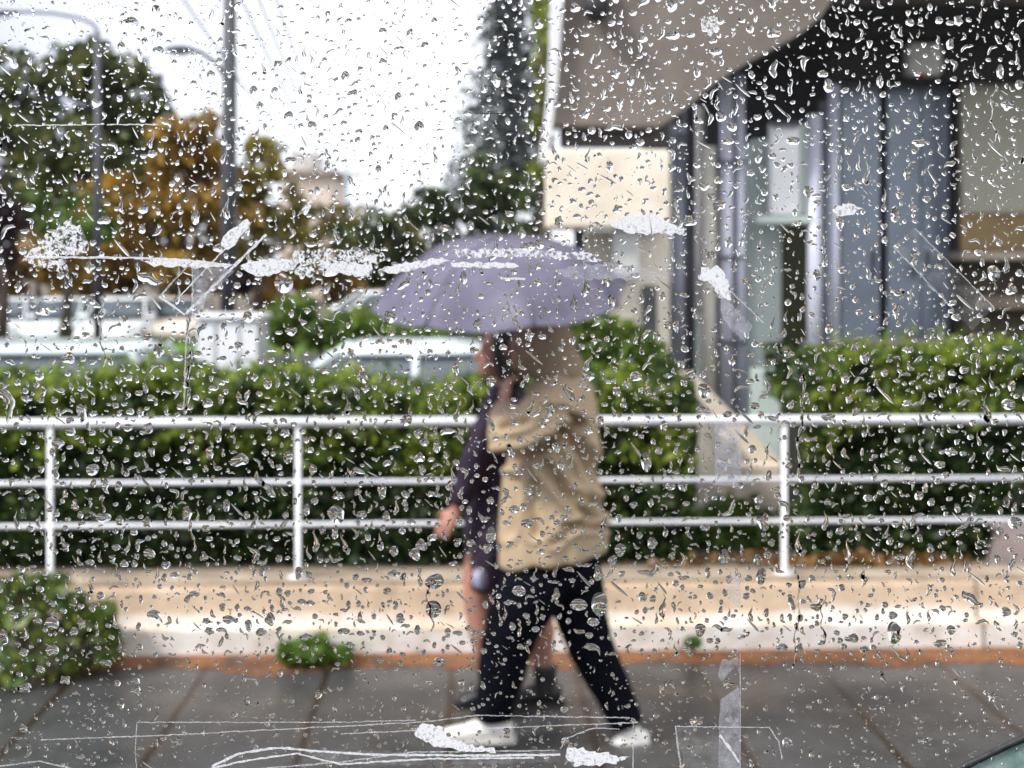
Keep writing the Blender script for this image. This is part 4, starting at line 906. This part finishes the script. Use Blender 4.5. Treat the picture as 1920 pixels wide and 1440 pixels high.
MARKS = [(60,30,'left lamp head'),(183,200,'slim left lamp post'),(180,110,'top of the big tree'),(60,230,'left side of the big tree'),(240,260,'right side of the big tree'),(337,93,'lamp head on the thick post'),(430,60,'top of the thick lamp post'),(430,300,'middle of the thick lamp post'),
(320,340,'orange tree'),(300,430,'foot of the orange tree'),(490,320,'ochre tree'),(110,400,'small green tree'),(100,460,'triangular glue patch'),(20,420,'plum tree'),(560,340,'far house'),(650,340,'far pole'),(640,440,'yellow tree'),(540,60,'wires in the sky'),(600,180,'open white sky'),(720,90,'sky left of the conifer'),(740,270,'low sky left of the conifer'),
(950,60,'top of the conifer'),(880,230,'lower conifer branches'),(1020,120,'yellow green slender tree'),(900,360,'round dark tree'),(760,430,'round tree left shoulder'),(1060,100,'white edge trim'),(1118,20,'bulkhead lamp'),(1200,130,'grey wall centre'),(1330,90,'grey wall right part'),(1150,255,'brown shadow gap'),(1140,350,'cream box'),(1180,480,'service box'),
(1290,330,'dark pipe beside the cream box'),(1362,300,'lavender pipe'),(1437,500,'pale green column'),(1473,310,'bright white panel'),(1490,550,'planted opening'),(1545,400,'pair of steel pipes'),(1620,250,'upper blue grey panels'),(1620,500,'lower blue grey panels'),(1735,112,'alarm box'),(1740,300,'right blue grey panel'),(1740,520,'diamond of tape'),(1860,60,'black lintel'),(1860,280,'beige blind'),(1860,435,'ochre band'),(1860,560,'brown beams at the right'),
(60,590,'far white cars'),(240,600,'far car by the pole'),(425,645,'utility cabinet'),(400,540,'grey film corner'),(590,500,'long speckled strip'),(620,620,'bright garden shrub'),(150,690,'left hedge top'),(350,720,'hedge top below the cabinet'),(560,730,'hedge top by the second post'),(780,670,'pale car roof'),(800,760,'hedge left of the walkers'),
(760,540,'left tip of the umbrella'),(940,500,'top of the umbrella'),(940,580,'front rim of the umbrella'),(1130,540,'right tip of the umbrella'),(95,790,'left post under the top rail'),(95,940,'left railing post'),(300,850,'dark hedge between the left posts'),(320,960,'lower bars between the left posts'),(555,860,'second railing post'),(555,1020,'foot of the second post'),(700,850,'dark hedge left of the trailing arm'),(700,1010,'hedge foot left of the trailing hand'),
(925,680,'face of the rear walker'),(1010,660,'tan hood'),(1050,740,'tan shoulder'),(960,810,'tan elbow'),(900,880,'dark sleeve'),(840,980,'trailing hand'),(1050,880,'back of the tan coat'),(1000,980,'front of the tan coat'),(1090,1030,'tan hem'),(1250,720,'hedge right of the tan coat'),(1230,860,'dark hedge right of the tan coat'),(1230,1010,'hedge foot right of the tan coat'),(1360,850,'vertical tape strip'),(1450,830,'stairs'),(1400,1000,'plant at the stair foot'),(1465,930,'right railing post'),
(1600,700,'right hedge top'),(1800,700,'far right hedge top'),(1620,860,'dark right hedge'),(1820,880,'dark hedge at the right edge'),(1700,1010,'foot of the right hedge'),(1890,1020,'pinkish stone'),(1610,1065,'leaf litter'),(80,1150,'top of the wild shrub'),(60,1240,'foot of the wild shrub'),(300,1120,'peach wall by the shrub'),(300,1200,'white foot by the shrub'),(590,1225,'small weed'),(480,1130,'peach wall below the second post'),(720,1120,'peach wall left of the walkers'),(750,1190,'white foot left of the walkers'),
(895,1160,'bare shin'),(1020,1180,'bare calf'),(960,1150,'front trouser leg'),(925,1300,'front trouser hem'),(1110,1180,'rear trouser leg'),(1160,1310,'rear trouser hem'),(1025,1290,'black boot'),(850,1380,'front white shoe'),(1140,1415,'rear white shoe'),(1260,1130,'peach wall right of the walkers'),(1260,1190,'white foot right of the walkers'),(1450,1140,'peach wall below the right post'),(1650,1140,'peach wall at the right'),(1850,1140,'peach wall at the right edge'),(1700,1225,'orange soil at the right'),(300,1260,'orange soil at the left'),(720,1245,'orange soil left of the walkers'),
(60,1380,'left pavement joint'),(330,1360,'second pavement joint'),(180,1320,'left pavement slab'),(520,1320,'pavement below the weed'),(520,1410,'wavy film crease'),(720,1330,'pavement left of the walkers'),(1050,1370,'pavement between the shoes'),(1290,1300,'pavement right of the walkers'),(1370,1380,'pavement tape strip'),(1480,1300,'pavement right of the tape strip'),(1620,1340,'right pavement joint'),(1770,1300,'pavement at the right'),(1880,1290,'far right pavement joint'),(1850,1420,'teal corner panel')]
_used = {}
def where(px, py, kind):
    for m in sorted(MARKS, key=lambda q: (q[0]-px)**2+(q[1]-py)**2)[:8]:
        dx, dy = px-m[0], py-m[1]
        if dx*dx+dy*dy < 22**2: r = 'over'
        elif abs(dx) > abs(dy)*2.2: r = 'right of' if dx > 0 else 'left of'
        elif abs(dy) > abs(dx)*2.2: r = 'below' if dy > 0 else 'above'
        else: r = ('low ' if dy > 0 else 'high ')+('right of' if dx > 0 else 'left of')
        t = kind+' '+r+' the '+m[2]
        if t not in _used: break
    _used[t] = 1
    return t
# positions: dart throwing on a grid
def darts(n, x0, x1, y0, y1, dens):
    cell = {}; out = []; tries = 0
    while len(out) < n and tries < n*14:
        tries += 1; px, py = random.uniform(x0, x1), random.uniform(y0, y1)
        if random.random() > dens(px, py): continue
        s = min(44, 10.1*math.exp(random.gauss(0, .46)))
        if py > 1230: s *= .75
        if 690 < py < 1200: s *= 1.22
        if py < 380 and px < 860: s *= .84
        gx, gy = int(px//20), int(py//20); ok = True
        for i in (-2,-1,0,1,2):
            for j in (-2,-1,0,1,2):
                for (a, b_, s2) in cell.get((gx+i, gy+j), ()):
                    if (a-px)**2+(b_-py)**2 < (.45*(s+s2))**2: ok = False; break
                if not ok: break
            if not ok: break
        if ok: cell.setdefault((gx, gy), []).append((px, py, s)); out.append((px, py, s))
    return out
def dens(px, py): return (.62 if py > 1245 else 1.0)
D = darts(7600, -10, 1930, -10, 1450, dens); D.sort(key=lambda q: -q[2])
LAB = {'round': 'round clear raindrop', 'angular': 'jagged clear raindrop', 'curved': 'curved clear raindrop', 'hooked': 'thin hooked clear raindrop', 'slanting': 'thin slanting streak of rain', 'dripping': 'hanging clear drip of rain', 'trickle': 'long wavy trickle of rainwater'}
def pw(px, py): return (px-CX)*PX, CH-(py-HY)*PX
nbig = 290
for px, py, s in D[:nbig]:
    kd, (V, t_, b_) = make_any(s); cx, cz = pw(px, py)
    link_drop(V, t_, b_, cx, cz, 'raindrop', label=where(px, py, LAB[kd].replace('clear', 'large' if s > 29 else 'clear')), cat='raindrop', group='larger raindrops on the pane')
for px, y0, y1, w_ in ((348,575,780,4.5),(1505,700,900,3.5),(1497,1080,1260,2.2),(1548,1120,1210,2.2),(1870,155,265,2.0),(805,1100,1190,2.2),(186,560,690,3)):
    V, t_, b_ = mk_trickle(y1-y0, w_); cx, cz = pw(px, (y0+y1)/2)
    link_drop(V, t_, b_, cx, cz, 'water_trickle', label='long wavy vertical trickle of water near %s' % ({348:'the tape corner',1505:'the stairs',1497:'the right railing post',1548:'the leaf litter',1870:'the beige blind',805:'the trailing hand',186:'the far cars'}[px],), cat='water trickle', group='vertical trickles')
# all smaller drops share one mesh
def merge(items, temps, per=None):
    VV, TT, BB = [], [], []; off = 0
    for px, py, s in items:
        V, t_, b_ = temps[random.randrange(len(temps))] if per is None else per(s)
        a = random.uniform(-.25,.25); c, sn = math.cos(a), math.sin(a); k = s*(1 if per is None else 1)
        x, z = V[:,0]*k, V[:,2]*k; cx, cz = pw(px, py)
        VV.append(np.stack([(x*c-z*sn)*PX+cx, V[:,1]*k*PX+YO, (x*sn+z*c)*PX+cz], 1)); TT.append(t_+off); BB.append(b_+off); off += len(V)
    me = npmesh('small_raindrops', np.vstack(VV), np.vstack(TT+BB)); nt2 = sum(len(t_) for t_ in TT)
    sm = np.zeros(len(me.polygons), bool); sm[:nt2] = True; me.polygons.foreach_set('use_smooth', sm); return me
temps = [make_any(1.0)[1] for _ in range(240)]
tiny = [mk_round(.42) for _ in range(30)]
fine = [(random.uniform(-10,1930), random.uniform(-10,1450), random.uniform(2, 4.2)) for _ in range(4200)]
outer = [q for q in darts(15000, -1900, 3800, -1300, 2100, lambda x, y: 0 if -10 < x < 1930 and -10 < y < 1450 else 1)]
zr = lambda q: abs((q[0]-CX)*PX) < .74 and 1.505 < CH-(q[1]-HY)*PX < 2.39
def small_blob(n, k):
    return [ (lambda r: r)(0) for _ in range(0)]
rest = [q for q in D[nbig:]]+[q for q in outer if zr(q)]
link('small_raindrops', merge(rest, temps), WATER, kind='stuff', label='thousands of small clear raindrops scattered over the whole pane', cat='raindrops')
me = merge([q for q in fine], tiny); link('rain_specks', me, WATER, kind='stuff', label='very fine specks of rain between the larger drops', cat='raindrops')

# ------------------------------------------------------------ tape and glue residue on the inside of the pane
def tapemat(name, lo, hi, scale, col=(.94,.95,.96), base=0.0, top=1.0, rough=.5):
    b = NB(name); f = b.noise(scale, 10, .78)
    fac = b.ramp(f, [(lo, (base,)*3), (hi, (top,)*3)])
    df = b.n('ShaderNodeBsdfDiffuse'); df.inputs[0].default_value = (*col, 1); tl = b.n('ShaderNodeBsdfTranslucent'); tl.inputs[0].default_value = (*col, 1)
    m1 = b.n('ShaderNodeMixShader'); m1.inputs[0].default_value = .5; b.l(df.outputs[0], m1.inputs[1]); b.l(tl.outputs[0], m1.inputs[2])
    tr = b.n('ShaderNodeBsdfTransparent'); m2 = b.n('ShaderNodeMixShader'); b.l(fac, m2.inputs[0]); b.l(tr.outputs[0], m2.inputs[1]); b.l(m1.outputs[0], m2.inputs[2])
    return b.done(m2)
T_FLAKE = tapemat('flaky_glue', .49, .52, 700, top=.97); T_SOLID = tapemat('solid_glue_glare', .4, .49, 650, top=.97, base=.12)
T_FILM = tapemat('tape_film', .38, .7, 260, base=.06, top=.5, col=(.62,.63,.68)); T_VEIL = tapemat('tape_veil', .42, .75, 160, base=.01, top=.12)
T_LINE = tapemat('tape_edge', .38, .56, 1500, base=.25, top=.85); T_FAINT = tapemat('faint_edge', .4, .6, 1500, base=.1, top=.45)
tape_n = [0]
def tape(name, pts, m, label, jit=3, step=6, cat='tape residue'):
    """outline in picture pixels on the pane, jagged edge"""
    tape_n[0] += 1; y = PANE-.0004-.0003*tape_n[0]*.15
    out = []; n = len(pts)
    for i in range(n):
        a, c = Vector(pts[i]), Vector(pts[(i+1)%n]); k = max(1, int((c-a).length/step))
        for j in range(k):
            p = a.lerp(c, j/k)
            if jit: p = p+Vector((random.uniform(-jit,jit), random.uniform(-jit,jit)))
            out.append(p)
    bm = bmesh.new(); ngon_prism(bm, [Vector(((p.x-CX)*PX, y, CH-(p.y-HY)*PX)) for p in out], Vector((0,-.00004,0)))
    bmesh.ops.triangulate(bm, faces=bm.faces)
    return obj(name, bm, m, label=label, cat=cat)
def line(pts, w_, m, label, wob=.8, cat='tape edge'):
    """thin ridge following px points"""
    P = [Vector(p) for p in pts]; fine_ = []
    for a, c in zip(P, P[1:]):
        k = max(2, int((c-a).length/7))
        fine_ += [a.lerp(c, j/k)+Vector((random.gauss(0,wob*.5), random.gauss(0,wob*.5))) for j in range(k)]
    fine_.append(P[-1]); tape_n[0] += 1; y = PANE-.0005-.0003*tape_n[0]*.15
    bm = bmesh.new(); L_, R_ = [], []
    for i, p in enumerate(fine_):
        t = (fine_[min(i+1, len(fine_)-1)]-fine_[max(0, i-1)]).normalized(); nn = Vector((-t.y, t.x))*w_*.5*random.uniform(.6,1.3)
        for lst, q in ((L_, p+nn), (R_, p-nn)): lst.append(Vector(((q.x-CX)*PX, y, CH-(q.y-HY)*PX)))
    dv = Vector((0,-.00006,0)); ring = lambda i: [bm.verts.new(v) for v in (L_[i], R_[i], R_[i]+dv, L_[i]+dv)]
    pr = ring(0); bm.faces.new(pr)
    for i in range(1, len(L_)):
        r2 = ring(i)
        for j in range(4): bm.faces.new((pr[j], r2[j], r2[(j+1)%4], pr[(j+1)%4]))
        pr = r2
    bm.faces.new(pr[::-1])
    return obj('tape_edge', bm, m, label=label, cat=cat)
tape('glue_glare_patch', [(40,490),(90,440),(130,412),(150,425),(158,450),(175,455),(168,470),(120,483),(130,508),(90,505)], T_FLAKE, 'speckled white triangular glue patch left over the small green tree', 5)
line([(52,482),(150,483),(250,483),(340,487),(430,497)], 4, T_LINE, 'straight white horizontal tape edge running right from the triangular glue patch')
tape('glue_glare_patch', [(260,487),(330,486),(400,494),(440,497),(430,503),(370,502),(320,500),(285,498)], T_SOLID, 'thin white ragged glue strip just left of the long speckled patch', 3)
line([(335,560),(372,520),(470,418)], 2.4, T_LINE, 'fine slanting tape edge, the left of two parallel lines by the lamp post')
line([(350,588),(420,518),(500,440)], 5, T_LINE, 'bold slanting tape edge, the right of two parallel lines by the lamp post')
line([(300,556),(348,590)], 4, T_LINE, 'short beaded tape edge joining the lower ends of the slanting lines')
line([(300,556),(352,500)], 3, T_FAINT, 'short slanting tape edge left of the grey film corner')
line([(362,502),(362,590),(350,640),(346,760)], 3, T_FAINT, 'vertical faint tape edge below the grey film corner')
tape('tape_film', [(363,502),(425,502),(440,508),(365,588)], T_FILM, 'grey tape film corner in front of the lamp post', .6)
tape('glue_glare_patch', [(412,455),(440,425),(462,410),(472,418),(455,440),(445,452),(430,470)], T_SOLID, 'bright white smear between the two slanting tape edges', 3)
tape('glue_glare_patch', [(452,500),(470,490),(520,486),(560,487),(550,503),(505,518),(475,517)], T_SOLID, 'solid white left end of the long speckled strip', 3)
tape('glue_glare_patch', [(545,488),(560,468),(640,466),(718,467),(722,490),(700,497),(692,520),(640,516),(600,510),(562,520)], T_FLAKE, 'speckled white right part of the long strip left of the umbrella', 5)
tape('glue_glare_patch', [(600,500),(640,490),(690,495),(692,518),(650,517),(620,508)], T_SOLID, 'dense white glue in the lower middle of the long strip', 3)
tape('glue_glare_patch', [(710,505),(760,492),(830,483),(842,490),(800,500),(730,515)], T_SOLID, 'thin white smear at the left shoulder of the umbrella', 2.5)
tape('glue_glare_patch', [(850,468),(960,466),(1050,472),(1100,474),(1130,490),(1060,485),(960,480),(860,484)], T_FLAKE, 'patchy white glue streak across the umbrella top', 3)
tape('glue_glare_patch', [(845,492),(965,492),(975,498),(960,503),(850,500)], T_SOLID, 'narrow white streak across the middle of the umbrella', 2)
line([(940,522),(985,523)], 4, T_LINE, 'short white dash in the centre of the umbrella')
tape('tape_film', [(1045,505),(1080,497),(1140,494),(1195,500),(1240,515),(1200,525),(1060,522)], T_FILM, 'wide whitish tape film over the right side of the umbrella', 3)
tape('glue_glare_patch', [(1135,420),(1175,403),(1230,402),(1250,418),(1290,428),(1275,440),(1200,440),(1165,432)], T_SOLID, 'white ragged glue patch over the lower edge of the cream box', 4)
tape('tape_film', [(1190,440),(1262,440),(1262,530),(1200,530)], T_VEIL, 'faint tape veil below the cream box', 2)
tape('glue_glare_patch', [(1310,505),(1345,500),(1362,525),(1368,560),(1350,560),(1330,530),(1312,525)], T_SOLID, 'white crumpled glue on the lavender pipes', 4)
tape('tape_film', [(1350,550),(1385,585),(1410,610),(1395,640),(1365,615),(1352,590)], T_FILM, 'translucent tape scrap on the lavender pipes', 2)
line([(1368,545),(1430,605)], 2, T_FAINT, 'faint slanting line beside the pale column')
line([(1672,462),(1785,580)], 2.2, T_FAINT, 'lower left edge of the diamond tape over the blue grey panels')
line([(1712,428),(1860,575)], 1.8, T_FAINT, 'upper right edge of the diamond tape over the blue grey panels')
tape('tape_film', [(1672,462),(1712,428),(1860,575),(1820,620)], T_VEIL, 'diamond of clear tape over the blue grey panels', 1)
tape('tape_film', [(1340,792),(1386,790),(1388,900),(1380,912),(1340,908)], T_FILM, 'whitish vertical tape strip hanging below the top rail', 1.5)
tape('tape_film', [(1372,1070),(1386,1080),(1386,1140),(1362,1118),(1362,1085)], T_FILM, 'small torn tape scrap on the peach wall', 1.5)
tape('tape_film', [(1352,1232),(1366,1235),(1382,1228),(1385,1260),(1378,1246),(1350,1275),(1345,1262)], T_FILM, 'torn upper tip of the tape strip on the pavement', 1)
tape('tape_film', [(1350,1308),(1384,1285),(1385,1440),(1345,1460),(1352,1380),(1347,1355)], T_FILM, 'long lower part of the tape strip on the pavement', 1)
line([(1386,1225),(1386,1450)], 1.5, T_FAINT, 'straight vertical edge of the tape strip on the pavement', .3)
tape('tape_film', [(1265,1358),(1350,1360),(1345,1450),(1278,1450)], T_VEIL, 'square of clear tape left of the pavement tape strip', 1)
line([(1265,1358),(1350,1359),(1440,1360),(1458,1385),(1464,1420)], 2, T_FAINT, 'rounded outline of the clear tape on the pavement')
line([(1265,1358),(1270,1400),(1278,1450)], 3, T_FAINT, 'left edge of the clear tape square')
line([(1348,1375),(1375,1410),(1384,1425)], 5, T_LINE, 'bright crease near the foot of the pavement tape strip')
line([(80,1383),(320,1374),(790,1350),(900,1337),(1180,1342)], 2, T_FAINT, 'long faint upper edge of the clear tape along the bottom')
line([(260,1350),(640,1350),(780,1346)], 1.5, T_FAINT, 'short faint tape edge above the pavement crack')
line([(640,1372),(780,1365),(900,1362),(1195,1350)], 2, T_FAINT, 'second faint tape edge through the shoes')
line([(260,1350),(257,1400),(260,1450)], 1.5, T_FAINT, 'faint vertical tape edge near the left pavement joint')
line([(1186,1350),(1186,1445)], 1.8, T_FAINT, 'faint vertical tape edge beside the rear shoe')
line([(400,1432),(450,1408),(520,1397),(600,1404),(700,1410),(900,1412),(1050,1410)], 4, T_LINE, 'bright wavy crease along the bottom left')
line([(380,1440),(470,1420),(560,1408),(640,1428),(800,1418),(1000,1416)], 3, T_LINE, 'second wavy crease under the first at the bottom')
line([(440,1440),(640,1424),(780,1405),(1040,1402)], 2.5, T_FAINT, 'third faint crease at the bottom')
line([(0,1432),(80,1422),(140,1436)], 2.5, T_FAINT, 'faint crease in the bottom left corner')
tape('tape_film', [(560,1400),(720,1404),(900,1408),(1050,1404),(1050,1424),(800,1430),(640,1430)], T_VEIL, 'crinkled clear film band along the bottom', 2)
tape('glue_glare_patch', [(775,1372),(795,1352),(830,1358),(838,1376),(880,1392),(925,1398),(930,1406),(870,1402),(810,1392)], T_SOLID, 'crinkled white plastic glare over the front shoe', 3)  # glare on the crinkled film, drawn as a white patch
tape('glue_glare_patch', [(1058,1400),(1085,1398),(1120,1405),(1180,1415),(1140,1428),(1085,1432),(1062,1420)], T_SOLID, 'crinkled white plastic glare over the rear shoe', 4)  # painted highlight of the crinkled film, no glue here
line([(1050,1400),(1060,1380),(1110,1360),(1160,1362)], 2, T_FAINT, 'curled faint tape edge left of the rear shoe')
line([(32,236),(150,236),(200,234)], 1.8, T_LINE, 'left fine white scratch across the big dark tree'); line([(205,235),(300,235)], 2.2, T_LINE, 'right fine white scratch across the big dark tree')
line([(890,214),(945,215)], 2, mat('dark_scratch', (.02,.03,.03), .6), 'short dark scratch on the conifer', .2)
tape('glue_glare_patch', [(1558,398),(1566,385),(1590,384),(1612,392),(1600,402),(1585,407),(1568,405)], T_SOLID, 'small ragged white flake on the blue grey panels', 3)
tape('glue_glare_patch', [(1310,50),(1318,32),(1345,34),(1348,60),(1330,70),(1315,62)], T_FLAKE, 'small pale flake on the grey overhanging wall', 3)
tape('glue_glare_patch', [(1185,185) for _ in range(0)] or [(585,375),(600,355),(612,350),(600,372),(575,400),(560,405)], T_FLAKE, 'faint white smear beside the far house', 2)

# window seal and teal body panel in the lower right corner, just outside the pane
sp = empty('sill_panel', at(1900, 1430, .47), label='pale teal wet body panel with black rubber seal in the lower right corner', cat='body panel')
ys = .458
b = NB('teal_paint'); f = b.noise(120, 4); teal = b.done(b.pbr(b.ramp(f, [(.35,(.12,.2,.19)),(.6,(.25,.36,.33)),(.75,(.36,.46,.42))]), .35))
bm = bmesh.new(); ngon_prism(bm, [at(x, y, ys) for x, y in [(1790,1446),(1880,1404),(1935,1380),(2200,1290),(2700,1230),(4800,1215),(4800,1700),(1600,1700),(1660,1520)]], Vector((0,.0015,0))); obj('panel', bm, teal, sp)
bm = bmesh.new(); loft(bm, [at(1660,1520,ys), at(1800,1441,ys), at(1880,1402,ys), at(1935,1377,ys), at(2200,1287,ys), at(2700,1227,ys), at(4800,1212,ys)], [.0014,.0013,.0012,.0014,.0016,.0016,.0016], 12); obj('rubber_seal', bm, M['rubber'], sp, True)
